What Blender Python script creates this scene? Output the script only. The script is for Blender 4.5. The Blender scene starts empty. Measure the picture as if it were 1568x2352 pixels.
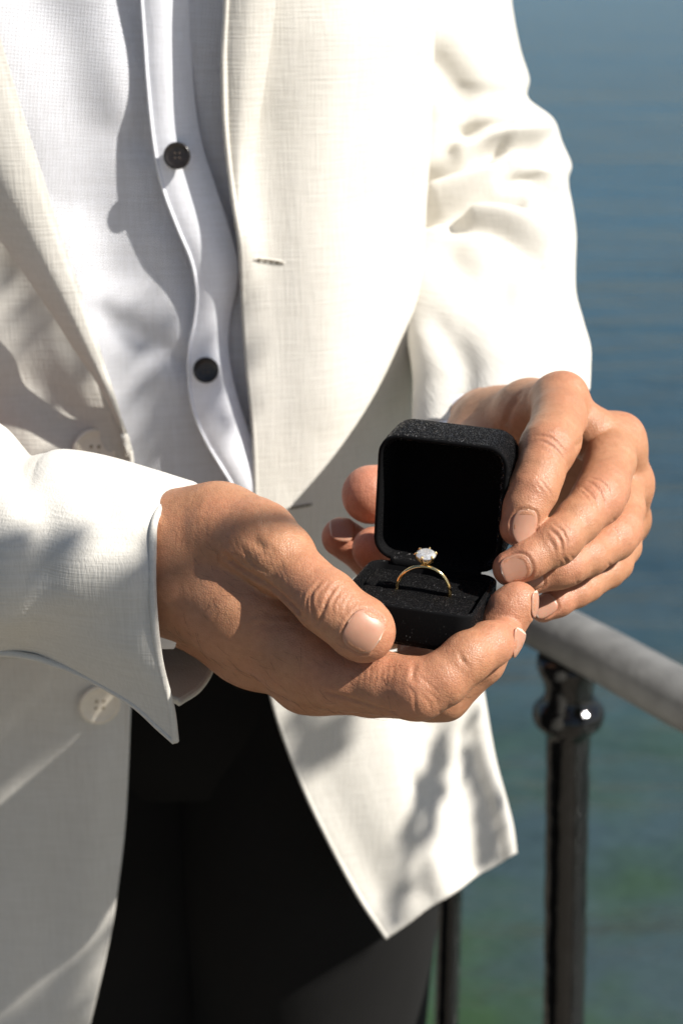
import bpy, bmesh, math, random
import numpy as np
from mathutils import Vector
from mathutils.bvhtree import BVHTree

random.seed(7)
RNG = np.random.default_rng(11)
SC = bpy.context.scene
COL = SC.collection

# ------------------------------------------------------------------ camera, sky, sun, exposure
FPX = 3660.0                       # focal length in units of a 1568 x 2352 frame
PITCH = math.radians(20)
CAM = np.array([0.0, 0.0, 1.27])
RIGHT = np.array([1.0, 0, 0])
FWD = np.array([0, math.cos(PITCH), -math.sin(PITCH)])
UP = np.array([0, math.sin(PITCH), math.cos(PITCH)])

cam_d = bpy.data.cameras.new('camera')
cam = bpy.data.objects.new('camera', cam_d)
COL.objects.link(cam)
cam.location = CAM
cam.rotation_euler = (math.pi / 2 - PITCH, 0, 0)
cam_d.sensor_fit = 'VERTICAL'
cam_d.sensor_height = 36.0
cam_d.lens = FPX / 2352 * 36.0
cam_d.clip_start = 0.02
cam_d.clip_end = 5000
cam_d.dof.use_dof = True
cam_d.dof.focus_distance = 0.535
cam_d.dof.aperture_fstop = 12.5
SC.camera = cam

SUN_AZ = math.radians(69)          # to the right of the direction from the subject to the camera
SUN_EL = math.radians(44)
SUN_DIR = np.array([math.sin(SUN_AZ) * math.cos(SUN_EL), -math.cos(SUN_AZ) * math.cos(SUN_EL), math.sin(SUN_EL)])
world = bpy.data.worlds.new('World')
SC.world = world
world.use_nodes = True
wn = world.node_tree.nodes
sky = wn.new('ShaderNodeTexSky')
sky.sky_type = 'NISHITA'
sky.sun_disc = False
sky.sun_elevation = SUN_EL
sky.sun_rotation = math.atan2(SUN_DIR[0], SUN_DIR[1])
bg = wn['Background']
bg.inputs['Strength'].default_value = 0.05
world.node_tree.links.new(sky.outputs[0], bg.inputs['Color'])

sun_d = bpy.data.lights.new('sun', 'SUN')
sun_d.energy = 5.0
sun_d.angle = math.radians(0.5)
sun_d.color = (1.0, 0.955, 0.885)
sun = bpy.data.objects.new('sun', sun_d)
COL.objects.link(sun)
sun.rotation_euler = Vector(SUN_DIR).to_track_quat('Z', 'Y').to_euler()
sun.location = (3, -3, 6)

SC.render.engine = 'CYCLES'
SC.view_settings.view_transform = 'Standard'
SC.view_settings.look = 'None'
SC.view_settings.exposure = 0.76
SC.view_settings.gamma = 1.0
SC.cycles.use_denoising = True


# ------------------------------------------------------------------ placing helpers
def P(px, py, d):
    """point seen at (px, py) of a 1568 x 2352 frame, d centimetres along the lens axis"""
    d = d * 0.01
    return CAM + d * ((px - 784) / FPX * RIGHT - (py - 1176) / FPX * UP + FWD)


def Q(px, py, s):
    """the same, s centimetres away horizontally"""
    k = math.cos(PITCH) - (py - 1176) / FPX * math.sin(PITCH)
    return P(px, py, s / k)


def C3(x, y, z):
    """lens-space centimetres: right, down, depth"""
    return CAM + 0.01 * (x * RIGHT - y * UP + z * FWD)


def CV(x, y, z):
    v = x * RIGHT - y * UP + z * FWD
    return v / np.linalg.norm(v)


def unproj(W):
    r = W - CAM
    d = r @ FWD
    return np.stack([784 + FPX * (r @ RIGHT) / d, 1176 - FPX * (r @ UP) / d, d * 100], -1)


# ------------------------------------------------------------------ object helpers
def link(o, parent=None):
    COL.objects.link(o)
    if parent is not None:
        o.parent = parent
    return o


def obj(name, verts, faces, mat, parent=None, smooth=True, solid=0.0, offset=-1.0, bevel=0.0):
    me = bpy.data.meshes.new(name)
    me.from_pydata([tuple(v) for v in verts], [], [tuple(f) for f in faces])
    if mat is not None:
        me.materials.append(mat)
    if smooth:
        me.polygons.foreach_set('use_smooth', [True] * len(me.polygons))
    me.update()
    o = link(bpy.data.objects.new(name, me), parent)
    if solid:
        m = o.modifiers.new('solid', 'SOLIDIFY')
        m.thickness = solid
        m.offset = offset
    if bevel:
        m = o.modifiers.new('bevel', 'BEVEL')
        m.width = bevel
        m.segments = 3
    return o


def empty(name, loc, label=None, cat=None, group=None):
    o = link(bpy.data.objects.new(name, None))
    o.empty_display_size = 0.05
    o.location = loc
    tag(o, label, cat, group)
    return o


def settle(t):
    """parts were built in world space: keep them there under a thing placed at its base"""
    for c in t.children:
        c.matrix_parent_inverse.translation = -t.location


def tag(o, label=None, cat=None, group=None, kind=None):
    for k, v in (('label', label), ('category', cat), ('group', group), ('kind', kind)):
        if v:
            o[k] = v
    return o


def frame_of(axis):
    a = np.asarray(axis, float)
    a = a / np.linalg.norm(a)
    t = np.array([0, 0, 1.0]) if abs(a[2]) < 0.9 else np.array([1.0, 0, 0])
    u = np.cross(t, a)
    u /= np.linalg.norm(u)
    return u, np.cross(a, u), a


def lathe(profile, base, axis, seg=32):
    """profile: (radius, height) pairs in metres along axis"""
    u, v, a = frame_of(axis)
    base = np.asarray(base, float)
    V, Fc = [], []
    for r, h in profile:
        for k in range(seg):
            t = 2 * math.pi * k / seg
            V.append(base + a * h + r * (math.cos(t) * u + math.sin(t) * v))
    n = len(profile)
    for i in range(n - 1):
        for k in range(seg):
            k2 = (k + 1) % seg
            Fc.append((i * seg + k, i * seg + k2, (i + 1) * seg + k2, (i + 1) * seg + k))
    Fc.append(tuple(range(seg))[::-1])
    Fc.append(tuple((n - 1) * seg + k for k in range(seg)))
    return V, Fc


def tube(points, radii, seg=12, closed=False):
    pts = [np.asarray(p, float) for p in points]
    n = len(pts)
    V, Fc = [], []
    pu = None
    for i in range(n):
        if closed:
            t = pts[(i + 1) % n] - pts[i - 1]
        else:
            t = pts[min(i + 1, n - 1)] - pts[max(i - 1, 0)]
        t = t / np.linalg.norm(t)
        if pu is None:
            u, v, _ = frame_of(t)
        else:
            u = pu - t * (pu @ t)
            u /= np.linalg.norm(u)
            v = np.cross(t, u)
        pu = u
        r = radii[i] if hasattr(radii, '__len__') else radii
        for k in range(seg):
            a = 2 * math.pi * k / seg
            V.append(pts[i] + r * (math.cos(a) * u + math.sin(a) * v))
    m = n if closed else n - 1
    for i in range(m):
        for k in range(seg):
            k2 = (k + 1) % seg
            j = (i + 1) % n
            Fc.append((i * seg + k, i * seg + k2, j * seg + k2, j * seg + k))
    if not closed:
        Fc.append(tuple(range(seg))[::-1])
        Fc.append(tuple((n - 1) * seg + k for k in range(seg)))
    return V, Fc


def catmull(C, n, closed=False):
    """C: (m, ..., 3) resampled to n along axis 0"""
    C = np.asarray(C, float)
    m = len(C)
    t = np.linspace(0, m if closed else m - 1, n, endpoint=not closed)
    i = np.minimum(t.astype(int), m - 1 if closed else m - 2)
    f = (t - i).reshape((-1,) + (1,) * (C.ndim - 1))

    def g(k):
        if closed:
            return C[k % m]
        lo = 2 * C[0] - C[1]
        hi = 2 * C[-1] - C[-2]
        E = np.concatenate([lo[None], C, hi[None]])
        return E[k + 1]
    p0, p1, p2, p3 = g(i - 1), g(i), g(i + 1), g(i + 2)
    return 0.5 * (2 * p1 + (p2 - p0) * f + (2 * p0 - 5 * p1 + 4 * p2 - p3) * f ** 2 + (3 * p1 - p0 - 3 * p2 + p3) * f ** 3)


def grid_normals(G):
    du = np.gradient(G, axis=0)
    dv = np.gradient(G, axis=1)
    n = np.cross(du, dv)
    return n / np.maximum(np.linalg.norm(n, axis=-1, keepdims=True), 1e-12)


def seg_dist(pts, line):
    """distance of pts (n,k) to polyline (m,k)"""
    best = np.full(len(pts), 1e9)
    for a, b in zip(line[:-1], line[1:]):
        ab = b - a
        t = np.clip(((pts - a) @ ab) / max(ab @ ab, 1e-12), 0, 1)
        d = np.linalg.norm(pts - a - t[:, None] * ab, axis=1)
        best = np.minimum(best, d)
    return best


def noise3(Pn, scale, seed=0, octaves=2):
    """cheap smooth pseudo-noise from sums of sines"""
    r = np.random.default_rng(seed)
    out = np.zeros(Pn.shape[:-1])
    for o in range(octaves):
        for k in range(5):
            w = r.normal(size=3) * scale * 2 ** o
            out += np.sin(Pn @ w + r.uniform(0, 6.28)) / 5 / 2 ** o
    return out


def sheet_data(ctrl, nu, nv, folds=(), noise=0.0, nscale=40, closed=False, wrap=False, seed=0, fold_gain=1.0):
    """cloth from a control net of world points; folds: (polyline of frame points, width cm, depth cm)"""
    G = catmull(np.asarray(ctrl, float), nu)
    G = np.swapaxes(catmull(np.swapaxes(G, 0, 1), nv, closed), 0, 1)
    N = grid_normals(G)
    out = (G - G.mean(1, keepdims=True)) if wrap else (CAM - G)
    if np.mean(np.sum(out * N, -1)) < 0:
        N = -N
    flat, Nf = G.reshape(-1, 3), N.reshape(-1, 3)
    if len(folds):
        pr = unproj(flat)
        off = np.zeros(len(flat))
        ok = np.clip((Nf * (CAM - flat)).sum(1) / np.linalg.norm(CAM - flat, axis=1) * 3, 0, 1)
        for line, w, dep in folds:
            L = catmull(np.asarray(line, float), 24)
            dd = seg_dist(pr[:, :2], L)
            wpx = w * FPX / pr[:, 2]
            off -= fold_gain * dep * 0.01 * np.exp(-(dd / wpx) ** 2) * ok
        flat = flat + Nf * off[:, None]
    if noise:
        flat = flat + Nf * (noise * noise3(flat, nscale, seed))[:, None]
    i, j = np.meshgrid(np.arange(nu - 1), np.arange(nv if closed else nv - 1), indexing='ij')
    j2 = (j + 1) % nv
    F_ = np.stack([i * nv + j, i * nv + j2, (i + 1) * nv + j2, (i + 1) * nv + j], -1).reshape(-1, 4)
    fn = np.cross(flat[F_[:, 2]] - flat[F_[:, 0]], flat[F_[:, 3]] - flat[F_[:, 1]])
    if np.mean((fn * Nf[F_[:, 0]]).sum(1)) < 0:
        F_ = F_[:, ::-1]
    return flat, F_


def merge(parts):
    V, Fc, n = [], [], 0
    for v, f in parts:
        V.append(v)
        Fc.append(np.asarray(f) + n)
        n += len(v)
    return np.concatenate(V), np.concatenate(Fc)


def sheet(name, ctrl, nu, nv, mat_, parent, thick=0.0016, offset=-1.0, **kw):
    V, Fc = sheet_data(ctrl, nu, nv, **kw)
    return obj(name, V, Fc, mat_, parent, solid=thick, offset=offset)


# ------------------------------------------------------------------ materials
def mat(name):
    m = bpy.data.materials.new(name)
    m.use_nodes = True
    nt = m.node_tree
    return m, nt, nt.nodes['Principled BSDF']


def nd(nt, kind, **kw):
    n = nt.nodes.new(kind)
    for k, v in kw.items():
        if hasattr(n, k):
            setattr(n, k, v)
        else:
            n.inputs[k].default_value = v
    return n


def ramp(nt, stops):
    r = nt.nodes.new('ShaderNodeValToRGB')
    e = r.color_ramp.elements
    while len(e) < len(stops):
        e.new(0.5)
    for k, (p, c) in enumerate(stops):
        e[k].position = p
        e[k].color = (*c, 1) if len(c) == 3 else c
    return r


def cloth_mat(name, c0, c1, weave=900.0, bump=0.25, rough=0.9, sheen=0.15, big=14.0, transl=0.0, wave_rot=0.0):
    m, nt, b = mat(name)
    L = nt.links.new
    tc = nd(nt, 'ShaderNodeTexCoord')
    n1 = nd(nt, 'ShaderNodeTexNoise', Scale=big, Detail=4.0)
    L(tc.outputs['Object'], n1.inputs['Vector'])
    r = ramp(nt, [(0.3, c0), (0.7, c1)])
    L(n1.outputs[0], r.inputs[0])
    mp = nd(nt, 'ShaderNodeMapping')
    mp.inputs['Rotation'].default_value = (0, wave_rot, 0)
    L(tc.outputs['Object'], mp.inputs[0])
    # slubby warp and weft threads
    s1 = nd(nt, 'ShaderNodeMapping')
    s1.inputs['Scale'].default_value = (weave, weave, weave * 0.05)
    s2 = nd(nt, 'ShaderNodeMapping')
    s2.inputs['Scale'].default_value = (weave * 0.05, weave * 0.05, weave)
    L(mp.outputs[0], s1.inputs[0])
    L(mp.outputs[0], s2.inputs[0])
    t1 = nd(nt, 'ShaderNodeTexNoise', Scale=1.0, Detail=1.0)
    t2 = nd(nt, 'ShaderNodeTexNoise', Scale=1.0, Detail=1.0)
    L(s1.outputs[0], t1.inputs['Vector'])
    L(s2.outputs[0], t2.inputs['Vector'])
    ad = nd(nt, 'ShaderNodeMath', operation='ADD')
    L(t1.outputs[0], ad.inputs[0])
    L(t2.outputs[0], ad.inputs[1])
    rt = ramp(nt, [(0.38, (0.925, 0.92, 0.91)), (0.62, (1, 1, 1))])
    hf = nd(nt, 'ShaderNodeMath', operation='MULTIPLY')
    hf.inputs[1].default_value = 0.5
    L(ad.outputs[0], hf.inputs[0])
    L(hf.outputs[0], rt.inputs[0])
    mc = nd(nt, 'ShaderNodeMixRGB', blend_type='MULTIPLY')
    mc.inputs[0].default_value = 1.0
    L(r.outputs[0], mc.inputs[1])
    L(rt.outputs[0], mc.inputs[2])
    L(mc.outputs[0], b.inputs['Base Color'])
    n2 = nd(nt, 'ShaderNodeTexNoise', Scale=45.0, Detail=3.0)
    L(tc.outputs['Object'], n2.inputs['Vector'])
    bp = nd(nt, 'ShaderNodeBump', Strength=bump, Distance=0.0006)
    L(ad.outputs[0], bp.inputs['Height'])
    bp2 = nd(nt, 'ShaderNodeBump', Strength=0.10, Distance=0.004)
    L(n2.outputs[0], bp2.inputs['Height'])
    L(bp2.outputs[0], bp.inputs['Normal'])
    L(bp.outputs[0], b.inputs['Normal'])
    b.inputs['Roughness'].default_value = rough
    b.inputs['Specular IOR Level'].default_value = 0.15
    b.inputs['Sheen Weight'].default_value = sheen
    b.inputs['Sheen Roughness'].default_value = 0.5
    return m


M = {}
M['linen'] = cloth_mat('cream linen', (0.595, 0.57, 0.515), (0.635, 0.61, 0.56), weave=1250, bump=0.35)
M['lining'] = cloth_mat('jacket lining', (0.60, 0.55, 0.47), (0.64, 0.60, 0.52), weave=1500, bump=0.2)
M['shirt'] = cloth_mat('white shirt cotton', (0.88, 0.89, 0.945), (0.90, 0.91, 0.965), weave=700, bump=0.5, big=8)
M['placket'] = cloth_mat('white placket cotton', (0.88, 0.89, 0.945), (0.90, 0.91, 0.965), weave=1800, bump=0.15, big=8)
M['trouser'] = cloth_mat('black wool', (0.0055, 0.0053, 0.0052), (0.0075, 0.0072, 0.007), weave=2200, bump=0.15, sheen=0.02)

# dobby texture of the shirt front: raised diagonal dashes
nt = M['shirt'].node_tree
bpn = [n for n in nt.nodes if n.type == 'BUMP'][0]
tc = [n for n in nt.nodes if n.type == 'TEX_COORD'][0]
mp = nd(nt, 'ShaderNodeMapping')
mp.inputs['Rotation'].default_value = (0, math.radians(38), 0)
nt.links.new(tc.outputs['Object'], mp.inputs[0])
br = nd(nt, 'ShaderNodeTexBrick', Scale=1.0)
sp = nd(nt, 'ShaderNodeSeparateXYZ')
cb = nd(nt, 'ShaderNodeCombineXYZ')
nt.links.new(mp.outputs[0], sp.inputs[0])
nt.links.new(sp.outputs['X'], cb.inputs['X'])
nt.links.new(sp.outputs['Z'], cb.inputs['Y'])
nt.links.new(cb.outputs[0], br.inputs['Vector'])
br.inputs['Scale'].default_value = 230.0
br.inputs['Mortar Size'].default_value = 0.09
br.inputs['Mortar Smooth'].default_value = 1.0
br.inputs['Color1'].default_value = (1, 1, 1, 1)
br.inputs['Color2'].default_value = (0.8, 0.8, 0.8, 1)
br.inputs['Mortar'].default_value = (0, 0, 0, 1)
nt.links.new(br.outputs['Color'], bpn.inputs['Height'])
bpn.inputs['Strength'].default_value = 0.9
bpn.inputs['Distance'].default_value = 0.0008


def skin_mat():
    m, nt, b = mat('skin')
    L = nt.links.new
    tc = nd(nt, 'ShaderNodeTexCoord')
    at = nd(nt, 'ShaderNodeAttribute', attribute_name='flush')
    n1 = nd(nt, 'ShaderNodeTexNoise', Scale=70.0, Detail=5.0)
    n2 = nd(nt, 'ShaderNodeTexNoise', Scale=420.0, Detail=3.0)
    L(tc.outputs['Object'], n1.inputs['Vector'])
    L(tc.outputs['Object'], n2.inputs['Vector'])
    r = ramp(nt, [(0.2, (0.365, 0.170, 0.086)), (0.55, (0.405, 0.198, 0.106)), (0.9, (0.445, 0.230, 0.130))])
    L(n1.outputs[0], r.inputs[0])
    n3 = nd(nt, 'ShaderNodeTexNoise', Scale=38.0, Detail=4.0, Roughness=0.6)
    L(tc.outputs['Object'], n3.inputs['Vector'])
    r3 = ramp(nt, [(0.42, (0, 0, 0)), (0.68, (0.55, 0.55, 0.55))])
    L(n3.outputs[0], r3.inputs[0])
    mm = nd(nt, 'ShaderNodeMixRGB', blend_type='MIX')
    L(r3.outputs[0], mm.inputs[0])
    L(r.outputs[0], mm.inputs[1])
    mm.inputs[2].default_value = (0.43, 0.185, 0.105, 1)
    mx = nd(nt, 'ShaderNodeMixRGB', blend_type='MIX')
    L(at.outputs['Fac'], mx.inputs[0])
    L(mm.outputs[0], mx.inputs[1])
    mx.inputs[2].default_value = (0.47, 0.19, 0.12, 1)
    mx2 = nd(nt, 'ShaderNodeMixRGB', blend_type='MULTIPLY')
    mx2.inputs[0].default_value = 0.5
    r2 = ramp(nt, [(0.35, (0.82, 0.77, 0.74)), (0.6, (1, 1, 1))])
    L(n2.outputs[0], r2.inputs[0])
    L(mx.outputs[0], mx2.inputs[1])
    L(r2.outputs[0], mx2.inputs[2])
    L(mx2.outputs[0], b.inputs['Base Color'])
    b.inputs['Roughness'].default_value = 0.46
    b.inputs['Specular IOR Level'].default_value = 0.42
    b.inputs['Subsurface Weight'].default_value = 0.22
    b.inputs['Subsurface Radius'].default_value = (1.0, 0.35, 0.18)
    b.inputs['Subsurface Scale'].default_value = 0.0035
    v = nd(nt, 'ShaderNodeTexVoronoi', Scale=1100.0, feature='DISTANCE_TO_EDGE')
    wn_ = nd(nt, 'ShaderNodeTexNoise', Scale=300.0, Detail=2.0)
    L(tc.outputs['Object'], wn_.inputs['Vector'])
    L(tc.outputs['Object'], v.inputs['Vector'])
    rv = ramp(nt, [(0.0, (0, 0, 0)), (0.18, (1, 1, 1))])
    L(v.outputs['Distance'], rv.inputs[0])
    b1 = nd(nt, 'ShaderNodeBump', Strength=0.30, Distance=0.0003)
    L(rv.outputs[0], b1.inputs['Height'])
    b2 = nd(nt, 'ShaderNodeBump', Strength=0.35, Distance=0.0009)
    L(wn_.outputs[0], b2.inputs['Height'])
    L(b2.outputs[0], b1.inputs['Normal'])
    L(b1.outputs[0], b.inputs['Normal'])
    return m


M['skin'] = skin_mat()

m, nt, b = mat('fingernail')
b.inputs['Base Color'].default_value = (0.60, 0.36, 0.29, 1)
b.inputs['Roughness'].default_value = 0.38
b.inputs['Subsurface Weight'].default_value = 0.3
b.inputs['Subsurface Scale'].default_value = 0.002
b.inputs['Coat Weight'].default_value = 0.0
b.inputs['Specular IOR Level'].default_value = 0.35
n = nd(nt, 'ShaderNodeTexNoise', Scale=160.0, Detail=2.0)
tcn = nd(nt, 'ShaderNodeTexCoord')
nt.links.new(tcn.outputs['Object'], n.inputs['Vector'])
r = ramp(nt, [(0.3, (0.40, 0.205, 0.135)), (0.7, (0.44, 0.235, 0.160))])
nt.links.new(n.outputs[0], r.inputs[0])
nt.links.new(r.outputs[0], b.inputs['Base Color'])
M['nail'] = m
m, nt, b = mat('fingernail free edge')
b.inputs['Base Color'].default_value = (0.60, 0.47, 0.37, 1)
b.inputs['Roughness'].default_value = 0.3
M['nailedge'] = m

# black velvet: dark pile with a sheen and single fibres that glint
m, nt, b = mat('black velvet')
b.inputs['Base Color'].default_value = (0.0022, 0.0022, 0.0026, 1)
b.inputs['Roughness'].default_value = 0.85
b.inputs['Specular IOR Level'].default_value = 0.1
b.inputs['Sheen Weight'].default_value = 0.03
b.inputs['Sheen Roughness'].default_value = 0.35
tcv = nd(nt, 'ShaderNodeTexCoord')
wv = nd(nt, 'ShaderNodeTexWhiteNoise')
vv = nd(nt, 'ShaderNodeTexVoronoi', Scale=5000.0)
nt.links.new(tcv.outputs['Object'], vv.inputs['Vector'])
nt.links.new(vv.outputs['Color'], wv.inputs['Vector'])
# each fibre tip leans its own way
sb = nd(nt, 'ShaderNodeVectorMath', operation='SUBTRACT')
sb.inputs[1].default_value = (0.5, 0.5, 0.5)
nt.links.new(wv.outputs['Color'], sb.inputs[0])
scv = nd(nt, 'ShaderNodeVectorMath', operation='SCALE')
scv.inputs['Scale'].default_value = 1.2
nt.links.new(sb.outputs[0], scv.inputs[0])
ge = nd(nt, 'ShaderNodeNewGeometry')
av = nd(nt, 'ShaderNodeVectorMath', operation='ADD')
nt.links.new(ge.outputs['Normal'], av.inputs[0])
nt.links.new(scv.outputs[0], av.inputs[1])
nv_ = nd(nt, 'ShaderNodeVectorMath', operation='NORMALIZE')
nt.links.new(av.outputs[0], nv_.inputs[0])
gl = nd(nt, 'ShaderNodeBsdfGlossy', Roughness=0.28)
rg = ramp(nt, [(0.6, (0.006, 0.006, 0.007)), (0.86, (0.08, 0.08, 0.085)), (1.0, (1.0, 0.97, 0.94))])
nt.links.new(wv.outputs['Value'], rg.inputs[0])
nt.links.new(rg.outputs[0], gl.inputs['Color'])
nt.links.new(nv_.outputs[0], gl.inputs['Normal'])
lw = nd(nt, 'ShaderNodeLayerWeight', Blend=0.5)
pw = nd(nt, 'ShaderNodeMath', operation='POWER')
pw.inputs[1].default_value = 2.6
nt.links.new(lw.outputs['Facing'], pw.inputs[0])
ads = nd(nt, 'ShaderNodeMixShader')
nt.links.new(pw.outputs[0], ads.inputs[0])
nt.links.new(b.outputs[0], ads.inputs[1])
nt.links.new(gl.outputs[0], ads.inputs[2])
nt.links.new(ads.outputs[0], nt.nodes['Material Output'].inputs['Surface'])
M['velvet'] = m

m, nt, b = mat('yellow gold')
b.inputs['Base Color'].default_value = (0.92, 0.66, 0.30, 1)
b.inputs['Metallic'].default_value = 1
b.inputs['Roughness'].default_value = 0.12
M['gold'] = m

m, nt, b = mat('diamond')
b.inputs['Base Color'].default_value = (1, 1, 1, 1)
b.inputs['Transmission Weight'].default_value = 0.72
b.inputs['IOR'].default_value = 2.42
b.inputs['Roughness'].default_value = 0.0
M['diamond'] = m


def plain(name, col, rough=0.5, metal=0.0, var=0.0, vscale=60, bump=0.0, bscale=200, spec=0.5):
    m, nt, b = mat(name)
    b.inputs['Base Color'].default_value = (*col, 1)
    b.inputs['Roughness'].default_value = rough
    b.inputs['Metallic'].default_value = metal
    b.inputs['Specular IOR Level'].default_value = spec
    tc = nd(nt, 'ShaderNodeTexCoord')
    if var:
        n = nd(nt, 'ShaderNodeTexNoise', Scale=vscale, Detail=5.0)
        nt.links.new(tc.outputs['Object'], n.inputs['Vector'])
        r = ramp(nt, [(0.3, tuple(c * (1 - var) for c in col)), (0.7, tuple(min(1, c * (1 + var)) for c in col))])
        nt.links.new(n.outputs[0], r.inputs[0])
        nt.links.new(r.outputs[0], b.inputs['Base Color'])
    if bump:
        n2 = nd(nt, 'ShaderNodeTexNoise', Scale=bscale, Detail=3.0)
        nt.links.new(tc.outputs['Object'], n2.inputs['Vector'])
        bp = nd(nt, 'ShaderNodeBump', Strength=bump, Distance=0.002)
        nt.links.new(n2.outputs[0], bp.inputs['Height'])
        nt.links.new(bp.outputs[0], b.inputs['Normal'])
    return m


M['horn'] = plain('dark horn button', (0.016, 0.012, 0.010), 0.28, var=0.4, vscale=400)
M['hornhole'] = plain('button thread', (0.05, 0.035, 0.025), 0.7)
M['cream_button'] = plain('cream button', (0.74, 0.66, 0.54), 0.32, var=0.05, vscale=150)
M['thread'] = plain('cream thread', (0.40, 0.33, 0.23), 0.8)
M['slit'] = plain('buttonhole thread', (0.14, 0.12, 0.09), 0.9, var=0.5, vscale=900)
M['iron'] = plain('black painted iron', (0.006, 0.006, 0.006), 0.08, var=0.5, vscale=90, bump=0.35, bscale=90, spec=0.5)
M['rail'] = plain('weathered grey handrail', (0.145, 0.145, 0.14), 0.62, var=0.22, vscale=60, bump=0.2, bscale=300)
M['paving'] = plain('dark granite paving', (0.20, 0.175, 0.14), 0.85, var=0.2, vscale=30, bump=0.3, bscale=150)
M['quay'] = plain('quay wall stone', (0.22, 0.21, 0.19), 0.9, var=0.3, vscale=9, bump=0.6, bscale=20)
M['leather'] = plain('black shoe leather', (0.012, 0.011, 0.011), 0.3)


def water_mat():
    m, nt, b = mat('lake water')
    L = nt.links.new
    tc = nd(nt, 'ShaderNodeTexCoord')
    mp = nd(nt, 'ShaderNodeMapping')
    mp.inputs['Scale'].default_value = (0.30, 1.0, 1.0)
    mp.inputs['Rotation'].default_value = (0, 0, math.radians(6))
    L(tc.outputs['Object'], mp.inputs[0])
    w1 = nd(nt, 'ShaderNodeTexNoise', Scale=2.6, Detail=6.0, Roughness=0.55, Distortion=0.2)
    w2 = nd(nt, 'ShaderNodeTexNoise', Scale=0.45, Detail=3.0)
    L(mp.outputs[0], w1.inputs['Vector'])
    L(mp.outputs[0], w2.inputs['Vector'])
    b1 = nd(nt, 'ShaderNodeBump', Strength=0.9, Distance=0.2)
    L(w1.outputs[0], b1.inputs['Height'])
    b2 = nd(nt, 'ShaderNodeBump', Strength=0.7, Distance=0.6)
    L(w2.outputs[0], b2.inputs['Height'])
    L(b2.outputs[0], b1.inputs['Normal'])
    L(b1.outputs[0], b.inputs['Normal'])
    # weed beds show green through the shallow water close to the quay
    sx = nd(nt, 'ShaderNodeSeparateXYZ')
    L(tc.outputs['Object'], sx.inputs[0])
    mr = nd(nt, 'ShaderNodeMapRange')
    mr.inputs['From Min'].default_value = 2.6
    mr.inputs['From Max'].default_value = 4.6
    mr.inputs['To Min'].default_value = 1.0
    mr.inputs['To Max'].default_value = 0.0
    L(sx.outputs['Y'], mr.inputs['Value'])
    wd = nd(nt, 'ShaderNodeTexNoise', Scale=2.2, Detail=3.0)
    L(tc.outputs['Object'], wd.inputs['Vector'])
    rw = ramp(nt, [(0.42, (0, 0, 0)), (0.62, (1, 1, 1))])
    L(wd.outputs[0], rw.inputs[0])
    mu = nd(nt, 'ShaderNodeMath', operation='MULTIPLY')
    L(rw.outputs[0], mu.inputs[0])
    L(mr.outputs[0], mu.inputs[1])
    # shallow by the quay, deeper and bluer further out
    dv = nd(nt, 'ShaderNodeMath', operation='DIVIDE')
    dv.inputs[1].default_value = 60.0
    L(sx.outputs['Y'], dv.inputs[0])
    rd = ramp(nt, [(0.04, (0.036, 0.056, 0.058)), (0.085, (0.024, 0.050, 0.070)), (0.2, (0.030, 0.080, 0.122)), (0.85, (0.034, 0.105, 0.172))])
    L(dv.outputs[0], rd.inputs[0])
    mx = nd(nt, 'ShaderNodeMixRGB')
    L(rd.outputs[0], mx.inputs[1])
    mx.inputs[2].default_value = (0.030, 0.058, 0.028, 1)
    L(mu.outputs[0], mx.inputs[0])
    L(mx.outputs[0], b.inputs['Base Color'])
    b.inputs['Roughness'].default_value = 0.12
    b.inputs['IOR'].default_value = 1.33
    return m


M['water'] = water_mat()


# ------------------------------------------------------------------ setting: water, quay
def plane(name, x0, x1, y0, y1, z, mat_, kind='structure'):
    o = obj(name, [(x0, y0, z), (x1, y0, z), (x1, y1, z), (x0, y1, z)], [(0, 1, 2, 3)], mat_, smooth=False)
    return tag(o, kind=kind)


WATER_Z = -0.75
plane('water', -1500, 1500, -20, 3000, WATER_Z, M['water'])

# railing line: through the post seen right of the jacket
RA = P(1312, 1470, 105)
RB_d = 97.0
RB = P(1568, 1600, RB_d)
rdir = RB - RA
rdir[2] = 0
rdir /= np.linalg.norm(rdir)
nrm = np.array([-rdir[1], rdir[0], 0])
if nrm[1] < 0:
    nrm = -nrm                     # towards the water
# pavement: a slab whose far edge runs parallel to the railing, just beyond it
def quay():
    e0 = RA + nrm * 0.09 - rdir * 6
    e1 = RA + nrm * 0.09 + rdir * 6
    i0 = e0 - nrm * 9
    i1 = e1 - nrm * 9
    top = [(p[0], p[1], 0.0) for p in (e0, e1, i1, i0)]
    bot = [(p[0], p[1], -1.6) for p in (e0, e1, i1, i0)]
    o = obj('pavement', top + bot, [(0, 1, 2, 3)[::-1], (4, 5, 6, 7), (0, 1, 5, 4), (1, 2, 6, 5), (2, 3, 7, 6), (3, 0, 4, 7)], M['paving'], smooth=False)
    tag(o, kind='structure')
    bm = bmesh.new()
    bm.from_mesh(o.data)
    bmesh.ops.recalc_face_normals(bm, faces=bm.faces)
    bm.to_mesh(o.data)
    bm.free()
quay()

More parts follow.
